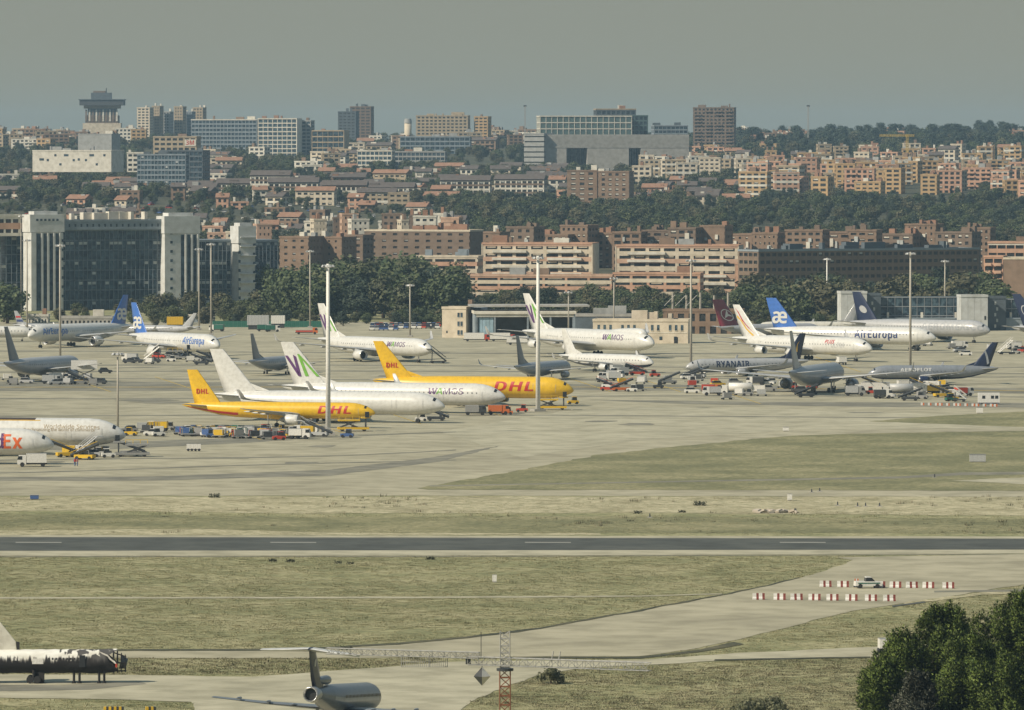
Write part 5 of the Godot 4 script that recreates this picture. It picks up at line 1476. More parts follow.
func build_office() -> void:
	# glass office complex: fronts turned away from the sun, left flanks in the light
	var yaw := 26.0
	var along := func(px: float, dd: float) -> float: return dd + (px - 64.0) * dd / F * tan(deg_to_rad(yaw))   # all fronts in one line
	var d := 2880.0
	var curtain := func(label: String, p0: float, p1: float, top: float, dd: float, cols: int) -> void:
		var a := deg_to_rad(yaw)
		dd = along.call((p0 + p1) / 2, dd)
		var w: float = (p1 - p0) * dd / F / cos(a) * 1.03
		var x: float = ((p0 + p1) / 2 - 512.0) * dd / F
		var h := H - (top - YH) * dd / F
		var root := thing("glass_office", label, "building", Vector3(x, 0, -dd), a)
		foot.append([x, dd + 10.0, w * 0.5 + 4.0, w * 0.5, 14.0])
		boxpart(root, "core", Vector3(0, h / 2, -9), Vector3(w, h - 0.2, 17.6), M.b_blue_grey)
		var fh := 3.8
		var n := int(h / fh)
		for i in n:
			for j in cols:
				var pane := boxpart(root, "pane", Vector3(lerpf(-w / 2, w / 2, (j + 0.5) / cols), (i + 0.5) * h / n, -0.02), Vector3(w / cols - 0.22, h / n - 0.5, 0.3), M.g_dark if rng.randf() < 0.72 else M.g_blue)
				pane.rotation.x = rng.randf_range(-0.004, 0.004)
				pane.rotation.y = rng.randf_range(-0.004, 0.004)
				if i > 1 and i % 2 == (1 if n > 15 else 0) and rng.randf() < 0.5 or rng.randf() < 0.05:
					boxpart(root, "blind", Vector3(lerpf(-w / 2, w / 2, (j + 0.5) / cols), (i + 0.7) * h / n, 0.15), Vector3(w / cols - 0.45, 1.15, 0.06), M.b_blind)
		for j in cols + 1: boxpart(root, "mullion", Vector3(lerpf(-w / 2, w / 2, float(j) / cols), h / 2, 0.06), Vector3(0.16, h, 0.42), M.b_blue_grey)
		boxpart(root, "cornice", Vector3(0, h + 0.2, -8.8), Vector3(w + 0.2, 0.9, 18.4), M.b_blue_grey)
	curtain.call("glass office wing left of the first pale tower, with a stepped cream top", -50, 30, 236, d + 14, 16)
	curtain.call("broad dark glass office front between the two striped towers", 64, 163, 230, d, 24)
	curtain.call("dark glass office front between striped tower and stair tower", 198, 238, 241, d + 6, 10)
	curtain.call("narrow dark glass office front beside the stair tower and brown blocks", 252, 277, 241, d + 10, 7)
	var tower := func(label: String, p0: float, p1: float, top: float, dd: float, style: int) -> void:
		var a := deg_to_rad(yaw)
		dd = along.call((p0 + p1) / 2, dd)
		var w: float = (p1 - p0) * dd / F / cos(a) * 0.88
		var x: float = ((p0 + p1) / 2 - 512.0) * dd / F + 0.6
		var h := H - (top - YH) * dd / F
		var root := thing("office_tower", label, "building", Vector3(x, 0, -dd), a)
		foot.append([x, dd + 8.0, w * 0.6 + 4.0, w * 0.6, 12.0])
		var m: Material = M.b_pale
		boxpart(root, "wall", Vector3(0, h / 2, -4), Vector3(w - 0.4, h, 8), m)
		boxpart(root, "crown", Vector3(0, h - 3.6, -3.9), Vector3(w + 0.3, 7.2, 8.6), m)
		if style == 0:
			for k in 4:
				var xx: float = lerpf(-w * 0.18, w * 0.36, k / 3.0)
				boxpart(root, "window_strip", Vector3(xx - w * 0.07, (h - 7.5) / 2, 0.03), Vector3(w * 0.125, h - 8.0, 0.14), M.g_dark)
				boxpart(root, "fin", Vector3(xx + w * 0.025, (h - 7.4) / 2, 0.3), Vector3(w * 0.055, h - 7.6, 0.9), m)
			boxpart(root, "side_pier", Vector3(-w * 0.42, (h - 7.3) / 2, 0.3), Vector3(w * 0.14, h - 7.5, 1.2), m)
			for k in 8: boxpart(root, "window", Vector3(w * 0.455, 6.0 + k * 3.8, 0.05), Vector3(0.9, 1.1, 0.1), M.g_dark)
			for k in 6: boxpart(root, "window", Vector3(-w * 0.3 + k * w * 0.12, h - 2.2, 0.52), Vector3(1.0, 0.9, 0.1), M.g_dark)
		elif style == 1:
			for k in 8: boxpart(root, "window", Vector3(-w * 0.3, 5.0 + k * 3.8, 0.05), Vector3(1.1, 1.1, 0.1), M.g_dark)
			for k in 3:
				boxpart(root, "window_strip", Vector3(lerpf(w * 0.02, w * 0.36, k / 2.0), (h - 7.5) / 2, 0.03), Vector3(w * 0.1, h - 8.0, 0.14), M.g_dark)
				boxpart(root, "fin", Vector3(lerpf(w * 0.1, w * 0.45, k / 2.0), (h - 7.4) / 2, 0.3), Vector3(w * 0.05, h - 7.6, 0.9), m)
		else:
			for k in 8:
				boxpart(root, "landing_slab", Vector3(w * 0.05, 3.0 + k * 3.8, 0.35), Vector3(w * 0.9, 0.45, 1.0), m)
				boxpart(root, "window", Vector3(-w * 0.44, 4.4 + k * 3.8, 0.06), Vector3(1.0, 1.2, 0.12), M.g_dark)
				boxpart(root, "window", Vector3(w * 0.42, 3.6 + k * 3.8, 0.06), Vector3(0.9, 1.1, 0.12), M.g_dark)
		boxpart(root, "roof_house", Vector3(0, h + 0.6, -4.2), Vector3(w * 0.7, 1.4, 6), m)
	tower.call("pale concrete office tower with vertical dark window strips and a lit left flank", 27, 64, 214.5, d - 6, 0)
	tower.call("pale concrete office tower with a column of small square windows", 161, 200, 216, d - 5, 1)
	tower.call("pale concrete stair tower standing between the dark glass fronts", 236, 255, 226, d - 2, 2)
	var top := block("roof_pavilion", "orange and white stepped rooftop pavilion beside the first pale tower", -10, 27, 216, along.call(8.0, d + 4), 14.0, yaw, {"wall": "b_white", "alt": "b_orange", "ybase": 236, "fh": 4.0, "sp": 0.62, "pier": 0.8, "cols": 5, "tops": 0})
	top.set_meta("category", "building")
	var pl := block("roof_parapet_storey", "grey top storey with a row of small square windows over the broad glass front", 66, 162, 221, along.call(114.0, d - 2), 16.0, yaw, {"wall": "b_blue_grey", "ybase": 229.5, "fh": 3.6, "sp": 0.66, "pier": 1.9, "cols": 16, "glass": "g_dark", "tops": 9, "top_mat": "b_white"})
	pl.set_meta("category", "building")

func build_town() -> void:
	build_office()
	# brown apartment blocks behind the big trees
	block("apartment_block", "brown brick apartment block next to the narrow glass office front", 279, 309, 237.5, 3250, 16, -24, {"wall": "b_brick", "fh": 3.0, "sp": 0.66, "pier": 2.6, "cols": 3, "blinds": 0.25, "tops": 2})
	block("apartment_block", "brown brick apartment block second from the glass offices", 316, 342, 238, 3260, 16, -24, {"wall": "b_brick", "fh": 3.0, "sp": 0.66, "pier": 2.6, "cols": 3, "blinds": 0.2, "tops": 2})
	block("apartment_block", "small brown block with a pale window column behind the big trees", 346, 363, 236, 3290, 12, -24, {"wall": "b_brown", "fh": 3.0, "sp": 0.6, "pier": 1.6, "cols": 2, "blinds": 0.5, "blind_mat": "b_white"})
	block("apartment_block", "long brown block with a pale roof line and dark right flank", 364, 470, 231, 3330, 18, -20, {"wall": "b_brown", "fh": 3.1, "sp": 0.66, "pier": 3.4, "cols": 9, "blinds": 0.12, "cap": "b_cream", "tops": 9, "top_mat": "b_tile"})
	block("apartment_block", "short brown block right of the long one with the pale roof line", 474, 500, 233, 3380, 14, -20, {"wall": "b_brick", "sp": 0.64, "pier": 2.4, "cols": 3, "blinds": 0.2, "tops": 3})
	# terraced pink and cream complex
	block("terraced_block", "orange and cream terraced block, its lowest long storeys before the trees", 408, 612, 276, 3120, 22, -8, {"wall": "b_orange", "alt": "b_cream", "fh": 3.0, "sp": 0.6, "pier": 1.1, "cols": 9, "blinds": 0.45, "blind_mat": "b_cream", "tops": 2, "cap": "b_pink"})
	block("terraced_block", "cream upper terrace with glazed rooftop boxes above the long orange storeys", 411, 478, 257, 3150, 16, -8, {"wall": "b_cream", "alt": "b_orange", "fh": 3.1, "sp": 0.6, "pier": 1.2, "cols": 3, "tops": 4, "top_mat": "b_blue_grey"})
	block("terraced_block", "tall orange and cream terrace with a pale frame and dark right flank", 482, 592, 244, 3170, 18, -10, {"wall": "b_cream", "alt": "b_pink", "fh": 3.2, "sp": 0.6, "pier": 1.6, "cols": 7, "balcony": 2, "balcony_mat": "b_white", "ends": true, "end_mat": "b_cream", "cap": "b_orange", "tops": 3, "blinds": 0.5, "blind_mat": "b_cream"})
	block("terraced_block", "orange and cream terrace framed in cream, beside the dark gap", 616, 738, 246, 3140, 20, -8, {"wall": "b_cream", "alt": "b_pink", "fh": 3.2, "sp": 0.6, "pier": 1.6, "cols": 8, "balcony": 2, "balcony_mat": "b_white", "ends": true, "end_mat": "b_cream", "cap": "b_orange", "tops": 3, "blinds": 0.45, "blind_mat": "b_cream"})
	block("terraced_block", "orange front storeys below the cream framed terrace", 613, 700, 274, 3112, 14, -8, {"wall": "b_orange", "alt": "b_cream", "fh": 3.0, "sp": 0.6, "pier": 1.2, "cols": 5, "tops": 1, "blinds": 0.2, "blind_mat": "b_cream"})
	block("terraced_block", "small orange block with stair openings at the end of the cream framed terrace", 735, 752, 264, 3110, 10, -8, {"wall": "b_orange", "sp": 0.5, "pier": 1.4, "cols": 2, "tops": 0})
	# brick blocks behind them
	var xs := [506, 532, 560, 590, 612, 640, 668, 700, 728, 752, 785, 815, 848, 880, 905, 935, 962]
	for i in xs.size():
		var top := 227.0 + rng.randf_range(-2.5, 9.0)
		var bb := block("brick_block", "brick apartment block with stepped roof in the row behind the terraces" if xs[i] < 750 else "brick apartment block with pale bays in the row behind the dark slab", xs[i], xs[i] + rng.randf_range(24, 38), top, 3480 + rng.randf_range(-30, 30), 14, rng.randf_range(-26, -14), {"wall": ["b_brick", "b_brown", "b_brick", "b_brick", "b_brown"][rng.randi() % 5], "sp": rng.randf_range(0.48, 0.64), "pier": rng.randf_range(1.2, 2.4), "cols": 3 + rng.randi() % 3, "blinds": 0.3, "blind_mat": "b_white", "tops": 2 + rng.randi() % 3, "top_mat": ["b_brick", "b_tile", "b_brown"][rng.randi() % 3]}, "row of brick apartment blocks")
		for q in 2 + rng.randi() % 3:
			boxpart(bb, "bay", Vector3(rng.randf_range(-4.5, 4.5), H - (top - YH) * 3480.0 / F - bb.position.y - rng.randf_range(3.0, 9.0), 0.35), Vector3(rng.randf_range(0.9, 2.2), rng.randf_range(1.4, 4.5), 0.7), M.b_white if q % 2 == 0 else M.b_blind)
	# dark slab
	block("slab_block", "long dark brick slab with window bands turned from the sun", 756, 984, 250, 3080, 16, 32, {"wall": "b_brown", "fh": 3.1, "sp": 0.55, "pier": 1.0, "cols": 38, "roof": "b_slate", "cap": "b_blue_grey", "tops": 14, "top_mat": "b_slate", "blinds": 0.04})
	block("terraced_block", "orange block with stacked balconies beside the blank brick gable", 984, 1003, 257, 3060, 10, -14, {"wall": "b_orange", "fh": 3.4, "sp": 0.45, "pier": 0.5, "cols": 2, "balcony": 2, "balcony_mat": "b_pink", "tops": 0})
	block("apartment_block", "large blank brick gable above the terminal", 1004, 1060, 259, 3030, 20, -12, {"wall": "b_brick", "solid": true, "cap": "b_cream", "tops": 1})
	block("terraced_block", "white banded orange block above the blank brick gable", 988, 1060, 243, 3160, 16, -8, {"wall": "b_orange", "alt": "b_white", "fh": 3.4, "sp": 0.55, "pier": 0.5, "cols": 8, "tops": 3})
	# assorted roofs behind the glass offices
	for k in 22:
		var px := 196.0 + rng.randf() * 250.0
		var dd := rng.randf_range(3420, 3760)
		block("low_house", "small %s house on the slope behind the offices" % ["pinkish", "cream", "brown", "white"][k % 4], px, px + rng.randf_range(10, 24), rng.randf_range(218, 236) if px < 300 else rng.randf_range(214, 225), dd, 10, rng.randf_range(-20, 16), {"wall": ["b_pink", "b_cream", "b_brown", "b_white"][k % 4], "sp": 0.6, "pier": 1.4, "tops": 2, "cols": 3, "cat": "house"}, "small houses on the slope")
	build_apron_buildings()
	build_hill()

func build_apron_buildings() -> void:
	var t := block("tower_house", "cream three-storey house with paired windows at the apron edge", 442, 466, 308.5, 2470, 9, -14, {"wall": "b_cream", "solid": true, "tops": 0, "ybase": 338.7})
	for k in 3:
		for s in [-0.55, 0.55]:
			boxpart(t, "window", Vector3(2.2 + s, 2.2 + k * 3.1, 0.02), Vector3(0.8, 1.6, 0.1), M.g_dark)
			boxpart(t, "sill", Vector3(2.2 + s, 1.34 + k * 3.1, 0.06), Vector3(0.9, 0.12, 0.24), M.b_white)
	boxpart(t, "window", Vector3(-2.6, 2.4, 0.02), Vector3(0.5, 0.8, 0.1), M.g_dark)
	block("annex", "blue-grey annex beside the cream three-storey house", 464, 480, 309.5, 2478, 10, -14, {"wall": "b_blue_grey", "solid": true, "tops": 1, "ybase": 338})
	# hangar with pale blue doors
	var hg := thing("hangar", "low hangar with white roof edge, pale blue door and dark opening", "hangar", gp(525, 339, 0.04), 0.05)
	var s := 2480.0 / F
	boxpart(hg, "back_wall", Vector3(0, 4.5, -26), Vector3(34, 9, 0.6), M.b_grey)
	boxpart(hg, "roof", Vector3(0, 9.2, -13), Vector3(36, 0.9, 27), M.b_white)
	boxpart(hg, "upper_roof", Vector3(2, 11.4, -15), Vector3(42, 0.6, 20), M.b_concrete)
	for x in [-17.0, -10.6, 1.0, 9.0, 17.0]: boxpart(hg, "column", Vector3(x, 4.4, -0.4), Vector3(0.6, 8.8, 0.6), M.b_blue_grey)
	for k in 4: boxpart(hg, "door_panel", Vector3(-15.6 + k * 1.3, 3.8, -0.7), Vector3(1.2, 7.4, 0.2), M.b_pale_blue)
	boxpart(hg, "side_wall", Vector3(-17.4, 4.5, -13), Vector3(0.5, 9, 26), M.b_blue_grey)
	boxpart(hg, "side_wall", Vector3(17.4, 4.5, -13), Vector3(0.5, 9, 26), M.b_blue_grey)
	boxpart(hg, "fascia", Vector3(0, 8.2, -0.2), Vector3(35, 1.0, 0.4), M.b_white)
	foot.append([4.0, 2495.0, 24.0, 24.0, 20.0])
	block("long_shed", "long dark shed with pale roof edge behind the humped jet", 560, 650, 316, 2560, 14, -3, {"wall": "b_slate", "solid": true, "cap": "b_concrete", "tops": 2})
	var c := block("service_building", "cream two-storey service building with tall paired windows", 593, 688, 321, 2400, 12, -6, {"wall": "b_cream", "solid": true, "tops": 4, "top_mat": "b_cream", "ybase": 344})
	for k in 15:
		if k % 4 == 3: continue
		boxpart(c, "window", Vector3(-14.4 + k * 2.05, 5.6, 0.02), Vector3(0.85, 1.9, 0.1), M.g_blue)
		boxpart(c, "sill", Vector3(-14.4 + k * 2.05, 4.58, 0.06), Vector3(0.95, 0.12, 0.26), M.b_white)
	for k in 6: boxpart(c, "ground_window", Vector3(-13 + k * 5.0, 2.0, 0.02), Vector3(1.0, 1.2, 0.1), M.g_dark)
	boxpart(c, "door", Vector3(12.2, 1.2, 0.02), Vector3(1.3, 2.4, 0.1), M.dark)
	boxpart(c, "string_course", Vector3(0, 3.9, 0.04), Vector3(32.2, 0.2, 0.16), M.b_white)
	var p := block("boiler_house", "brick boiler house with pale columns and slanted stays behind the cream building", 663, 742, 311, 2520, 12, -6, {"wall": "b_brick", "fh": 4.5, "sp": 0.4, "pier": 1.6, "cols": 7, "tops": 0})
	for k in 5:
		var b := MB.new()
		b.cyl(Vector3(-11 + k * 5.0, 9.0, -3), Vector3(-11 + k * 5.0, 15.8 - (k % 2), -3), 0.4, 0.4, 8)
		part(p, "flue", b.done(), M.mast_grey)
	for k in 3:
		var b := MB.new()
		b.bar(Vector3(-14 + k * 4.0, 11, -2), Vector3(-10 + k * 4.0, 15, -2), 0.12)
		part(p, "stay", b.done(), M.galvanised)
	# grey panelled terminal
	for a in [[841, 867, 293, "grey panelled block of the terminal beside the navy tail"], [961, 988, 296.5, "grey panelled block of the terminal behind the silver jet's nose"]]:
		var w := block("terminal_block", a[3], a[0], a[1], a[2], 2560, 9, 6, {"wall": "b_panel", "solid": true, "tops": 0, "ybase": 337})
		boxpart(w, "service_door", Vector3(4.0, 7.0, 0.02), Vector3(0.6, 1.4, 0.1), M.dark)
		for k in 3: boxpart(w, "panel_joint", Vector3(-2.4 + k * 2.4, 8.0, 0.015), Vector3(0.06, 15.0, 0.04), M.b_grey)
	for a in [[867, 881, 295, "dark glazed stair tower beside the left grey terminal block"], [988, 1006, 298, "dark glazed stair tower beside the right grey terminal block"]]:
		var w := block("stair_tower", a[3], a[0], a[1], a[2], 2566, 9, 6, {"wall": "b_slate", "solid": true, "tops": 0, "ybase": 337})
		for k in 5: boxpart(w, "lamp_panel", Vector3(-0.6 + (k % 2) * 0.7, 4.0 + k * 2.1, 0.03), Vector3(0.7, 1.2, 0.1), M.b_blind if k > 0 else M.b_white)
	for a in [[880, 962, 297, 11, "glazed dark terminal hall with white grid lines between the grey blocks"], [1004, 1070, 299, 9, "glazed dark terminal hall right of the right stair tower"]]:
		var d := 2572.0
		var w: float = (a[1] - a[0]) * d / F
		var hl := thing("terminal_hall", a[4], "building", Vector3(((a[0] + a[1]) / 2.0 - 512.0) * d / F, 0, -d), deg_to_rad(6))
		foot.append([hl.position.x, d + 8, w * 0.5, w * 0.5, 12.0])
		var h: float = H - (a[2] - YH) * d / F
		boxpart(hl, "wall", Vector3(0, h / 2, -6), Vector3(w, h, 11), M.b_slate)
		for i in a[3]:
			for k in 3: boxpart(hl, "pane", Vector3(lerpf(-w / 2, w / 2, (i + 0.5) / a[3]), h - 1.8 - k * 3.4, -0.45), Vector3(w / a[3] - 0.3, 3.0, 0.12), M.g_blue if (i + k) % 3 else M.g_dark)
		for i in a[3] + 1: boxpart(hl, "mullion", Vector3(lerpf(-w / 2, w / 2, float(i) / a[3]), h - 5.2, -0.38), Vector3(0.14, 10.4, 0.2), M.g_frame)
		for k in 4: boxpart(hl, "transom", Vector3(0, h - 0.1 - k * 3.4, -0.34), Vector3(w, 0.26, 0.26), M.g_frame)
		boxpart(hl, "low_roof", Vector3(0, 4.4, 2.0), Vector3(w, 0.4, 4.0), M.b_blue_grey)
		boxpart(hl, "low_wall", Vector3(0, 2.1, 3.6), Vector3(w, 4.2, 0.4), M.b_blue_grey)
		for k in 3: boxpart(hl, "vent_stack", Vector3(-w * 0.42 + k * w * 0.42, 5.6, 2.4), Vector3(0.8, 2.0, 0.8), M.b_white)
	# sheds on the left, below the glass offices
	block("long_shed", "low pale shed with flat roof below the broad glass front", 60, 112, 318, 2660, 10, 0, {"wall": "b_concrete", "fh": 3.5, "sp": 0.5, "pier": 0.8, "cols": 12, "tops": 2, "ybase": 328})
	block("long_shed", "low pale shed below the first striped tower", 27, 48, 316, 2680, 10, 0, {"wall": "b_white", "fh": 3.5, "sp": 0.5, "pier": 0.8, "cols": 6, "tops": 1, "ybase": 328})
	block("long_shed", "low white shed behind the green lorries", 186, 214, 316.5, 2680, 8, 0, {"wall": "b_blue_grey", "solid": true, "cap": "b_white", "tops": 1, "ybase": 328})

func build_hill() -> void:
	# far buildings that stand out, front to back
	block("apartment_block", "brown brick tower block with white window bays among the hillside trees", 567, 597, 171, 4480, 16, -8, {"wall": "b_brick", "fh": 3.2, "sp": 0.5, "pier": 2.6, "cols": 3, "blinds": 0.7, "blind_mat": "b_white", "tops": 2, "ybase": 212})
	block("apartment_block", "brown brick tower block adjoining the one among the hillside trees", 598, 629, 172, 4470, 16, -12, {"wall": "b_brick", "fh": 3.2, "sp": 0.5, "pier": 2.4, "cols": 4, "blinds": 0.65, "blind_mat": "b_white", "tops": 2, "ybase": 212})
	for a in [[216, 262, 184], [268, 318, 183], [322, 366, 186], [368, 414, 188], [440, 490, 181], [494, 544, 180], [250, 290, 176]]:
		block("row_house", "low terrace with dark roof and white upper band on the hillside", a[0], a[1], a[2], 4600 + (a[0] % 7) * 20, 12, rng.randf_range(-12, -4), {"wall": "b_white", "alt": "b_brown", "fh": 3.2, "sp": 0.46, "pier": 0.9, "cols": 9, "roof": "b_roof", "cap": "b_roof", "tops": 2, "top_mat": "b_roof", "blinds": 0.15, "ybase": a[2] + 17.0}, "low terraces on the hillside")
		var rh := get_child(get_child_count() - 1)
		var gr := part(rh, "gable_roof", prism(PackedVector2Array([Vector2(-6.8, 0), Vector2(6.8, 0), Vector2(0, 3.4)]), (a[1] - a[0]) * 4650.0 / F + 1.2), M.b_roof)
		gr.rotation.y = PI / 2
		gr.position = Vector3(0, 17.0 * (4600.0 + (a[0] % 7) * 20.0) / F + 0.5, -6.0)
	var w := block("factory", "long white windowed factory box on the hillside", 32, 112, 151, 5000, 30, -14, {"wall": "b_white", "solid": true, "roof": "b_roof", "tops": 5, "top_mat": "b_grey", "ybase": 172})
	for k in 11:
		boxpart(w, "window", Vector3(-22 + k * 4.6 + rng.randf_range(-0.8, 0.8), (8.5 if k % 2 else 12.0) - (3.0 if k % 3 == 0 else 0.0), 0.03), Vector3(1.6 if k % 4 else 3.4, 1.6, 0.14), M.g_dark)
	block("factory", "grey box building behind the long white factory", 78, 112, 134.5, 5700, 24, -14, {"wall": "b_grey", "solid": true, "tops": 3})
	block("glass_office", "blue glass office block left of centre on the hillside", 137, 186, 155, 4800, 16, -6, {"wall": "b_blue_grey", "glass": "g_blue", "fh": 3.6, "sp": 0.3, "pier": 0.4, "cols": 14, "blinds": 0.1, "tops": 2, "top_mat": "b_slate", "ybase": 190})
	block("glass_office", "dark glass office block behind the blue one on the hillside", 160, 203, 151, 4860, 18, -14, {"wall": "b_slate", "glass": "g_dark", "fh": 3.6, "sp": 0.3, "pier": 0.4, "cols": 10, "tops": 1, "top_mat": "b_slate", "ybase": 188})
	block("apartment_block", "small white block between the factory and the blue glass office", 127, 144, 153, 5050, 10, -6, {"wall": "b_white", "fh": 3.2, "sp": 0.5, "pier": 1.0, "cols": 3, "tops": 1, "ybase": 172})
	var sg := block("office_block", "pale office block with red rooftop lettering on the hillside", 153, 197, 137, 5600, 18, -8, {"wall": "b_tan", "fh": 4.2, "sp": 0.5, "pier": 1.4, "cols": 7, "tops": 1, "ybase": 156})
	boxpart(sg, "sign_panel", Vector3(12.6, 10.6, 0.25), Vector3(9.0, 5.2, 0.3), M.b_white)
	var g := glyphs("3M", 3.6)
	var lb := MB.new()
	for i in range(0, g.size(), 3): lb.tri(Vector3(g[i].x, g[i].y, 0), Vector3(g[i + 1].x, g[i + 1].y, 0), Vector3(g[i + 2].x, g[i + 2].y, 0))
	part(sg, "sign_lettering", lb.done(), M.v_red).position = Vector3(12.6, 10.6, 0.45)
	block("office_block", "long grey office with a white roof line on the ridge", 191, 257, 120, 6300, 24, -8, {"wall": "b_blue_grey", "glass": "g_dark", "fh": 3.8, "sp": 0.35, "pier": 0.6, "cols": 18, "cap": "b_white", "roof": "b_white", "tops": 3})
	block("office_block", "glass office with white frame and blue panel on the ridge", 258, 297, 119, 6100, 22, -10, {"wall": "b_white", "glass": "g_blue", "fh": 3.8, "sp": 0.25, "pier": 0.6, "cols": 8, "ends": true, "end_mat": "b_white", "cap": "b_white", "tops": 3, "top_mat": "b_tile"})
	block("office_block", "narrow white edged office right of the glass one on the ridge", 297, 311, 121, 6120, 16, -10, {"wall": "b_grey", "glass": "g_dark", "sp": 0.4, "pier": 0.8, "cols": 3, "tops": 1})
	block("office_block", "tan framed dark office below the ridge", 312, 344, 131, 5900, 18, -12, {"wall": "b_tan", "glass": "g_dark", "fh": 5.0, "sp": 0.2, "pier": 0.3, "cols": 6, "ends": true, "end_mat": "b_tan", "tops": 1})
	block("tower_block", "dark stepped tower block on the ridge", 338, 356, 112, 7000, 16, -10, {"wall": "b_slate", "sp": 0.5, "pier": 1.2, "cols": 4, "tops": 2, "top_mat": "b_slate"})
	block("tower_block", "taller dark tower block beside the stepped one on the ridge", 350, 371, 107, 7100, 16, -10, {"wall": "b_brown", "sp": 0.5, "pier": 1.2, "cols": 4, "tops": 3, "top_mat": "b_slate"})
	block("office_block", "broad tan office with comb-like roof on the ridge", 416, 468, 116, 6900, 20, -6, {"wall": "b_tan", "sp": 0.5, "pier": 1.6, "cols": 12, "tops": 8, "top_mat": "b_tan"})
	block("office_block", "narrow ochre block right of the comb-roofed office", 474, 488, 117, 6900, 14, -14, {"wall": "b_ochre", "sp": 0.5, "pier": 1.2, "cols": 3, "tops": 1})
	block("office_block", "low glass building with curved roof below the comb-roofed office", 400, 470, 137, 6200, 20, -4, {"wall": "b_blue_grey", "glass": "g_dark", "fh": 4.0, "sp": 0.3, "pier": 0.5, "cols": 14, "tops": 2, "top_mat": "b_grey"})
	block("office_block", "white banded office below the ridge", 357, 392, 151, 5500, 16, -8, {"wall": "b_white", "glass": "g_blue", "fh": 3.6, "sp": 0.35, "pier": 0.5, "cols": 8, "tops": 2, "ybase": 170})
	block("office_block", "grey banded office beside the white one below the ridge", 394, 445, 152, 5520, 16, -6, {"wall": "b_grey", "glass": "g_dark", "fh": 3.6, "sp": 0.35, "pier": 0.5, "cols": 12, "tops": 2, "ybase": 170})
	var cy := thing("water_tower", "cream cylindrical tower beside the comb-roofed office", "tower", at(408, 137, 6500))
	var b := MB.new()
	b.group(1)
	b.cyl(Vector3(0, -12, 0), Vector3(0, 13, 0), 3.4, 3.4, 18)
	part(cy, "shaft", b.done(), M.b_cream)
	b = MB.new()
	b.cyl(Vector3(0, 13, 0), Vector3(0, 17, 0), 3.9, 3.0, 18)
	part(cy, "cap", b.done(), M.b_grey)
	# great grey complex
	var gb := thing("great_building", "huge blank grey stone building with two deep portals on the ridge", "building", at(615.5, 172, 5500), deg_to_rad(8))
	foot.append([gb.position.x, 5525.0, 62.0, 60.0, 30.0])
	var gu := 5500.0 / F
	boxpart(gb, "lintel", Vector3(0, 30.8 * gu, -25), Vector3(149 * gu, 13.4 * gu, 50), M.b_concrete)
	boxpart(gb, "back_wall", Vector3(0, 12.0 * gu, -33), Vector3(149 * gu, 24.1 * gu, 34), M.b_concrete)
	for a in [[541, 566], [587, 629], [641, 690]]:
		boxpart(gb, "wall", Vector3(((a[0] + a[1]) * 0.5 - 615.5) * gu, 12.0 * gu, -8.1), Vector3((a[1] - a[0]) * gu, 24.1 * gu, 15.8), M.b_concrete)
	for a in [[566, 587], [629, 641]]:
		for k in 5: boxpart(gb, "portal_pane", Vector3(lerpf(a[0], a[1], (k + 0.5) / 5.0) * gu - 615.5 * gu, 11.8 * gu, -15.8), Vector3((a[1] - a[0]) * gu * 0.18, 23 * gu, 0.2), M.g_dark)
	for k in 12: boxpart(gb, "stone_course", Vector3(0, (25.0 + k * 1.0) * gu, 0.02), Vector3(149 * gu, 0.12, 0.06), M.b_grey)
	block("great_building", "paler ribbed end block of the huge grey stone building", 524, 544, 134, 5490, 30, -16, {"wall": "b_grey", "fh": 4.0, "sp": 0.75, "pier": 0.0, "cols": 0, "tops": 0, "ybase": 170})
	block("glass_office", "long green glass block on top of the huge grey building", 540, 632, 116.5, 5600, 26, 6, {"wall": "b_white", "glass": "b_green_glass", "fh": 5.0, "sp": 0.16, "pier": 0.5, "cols": 16, "cap": "b_white", "tops": 0, "ybase": 135})
	block("glass_office", "darker end of the green glass block on the huge grey building", 630, 648, 116, 5620, 22, 10, {"wall": "b_green_glass", "glass": "g_dark", "fh": 4.0, "sp": 0.3, "pier": 0.8, "cols": 4, "tops": 0, "ybase": 135})
	block("roof_plant", "roof plant storey with terracotta edge on the green glass block", 596, 636, 109.5, 5620, 18, 6, {"wall": "b_slate", "glass": "g_dark", "fh": 4.0, "sp": 0.5, "pier": 1.0, "cols": 8, "cap": "b_tan", "tops": 2, "ybase": 116})
	block("office_block", "dark slanted-roof office right of the huge grey building", 654, 688, 126, 5900, 20, 6, {"wall": "b_blue_grey", "glass": "g_dark", "sp": 0.3, "pier": 0.4, "cols": 8, "tops": 2, "top_mat": "b_slate"})
	block("tower_block", "dark brick tower block standing alone on the ridge", 693, 734, 108, 6400, 24, -6, {"wall": "b_brown", "fh": 3.1, "sp": 0.5, "pier": 1.6, "cols": 10, "balcony": 4, "tops": 3, "top_mat": "b_brown"})
	# hotel with overhanging top
	var hx := thing("overhanging_tower", "hotel tower with a wide overhanging dark top and mast on the ridge", "tower", at(102, 128, 7200))
	var u := 7200.0 / F
	for a in [[38.0, -8.0, 5.0, "b_cream"], [33.0, 5.0, 13.0, "b_brown"], [28.0, 13.0, 20.0, "b_slate"], [36.0, 20.0, 23.5, "b_tan"]]:
		boxpart(hx, "body", Vector3(0, (a[1] + a[2]) * 0.5, -12), Vector3(a[0] * u, a[2] - a[1], 24), M[a[3]])
	for k in 10: boxpart(hx, "bay", Vector3(-16 + k * 3.5, 13, 0.3), Vector3(1.6, 12, 0.5), M.b_white if k % 2 else M.b_brown)
	boxpart(hx, "overhang", Vector3(0, 26, -12), Vector3(44 * u, 5.5, 34), M.b_dark)
	boxpart(hx, "overhang_rim", Vector3(0, 29.2, -12), Vector3(46 * u, 0.8, 36), M.b_slate)
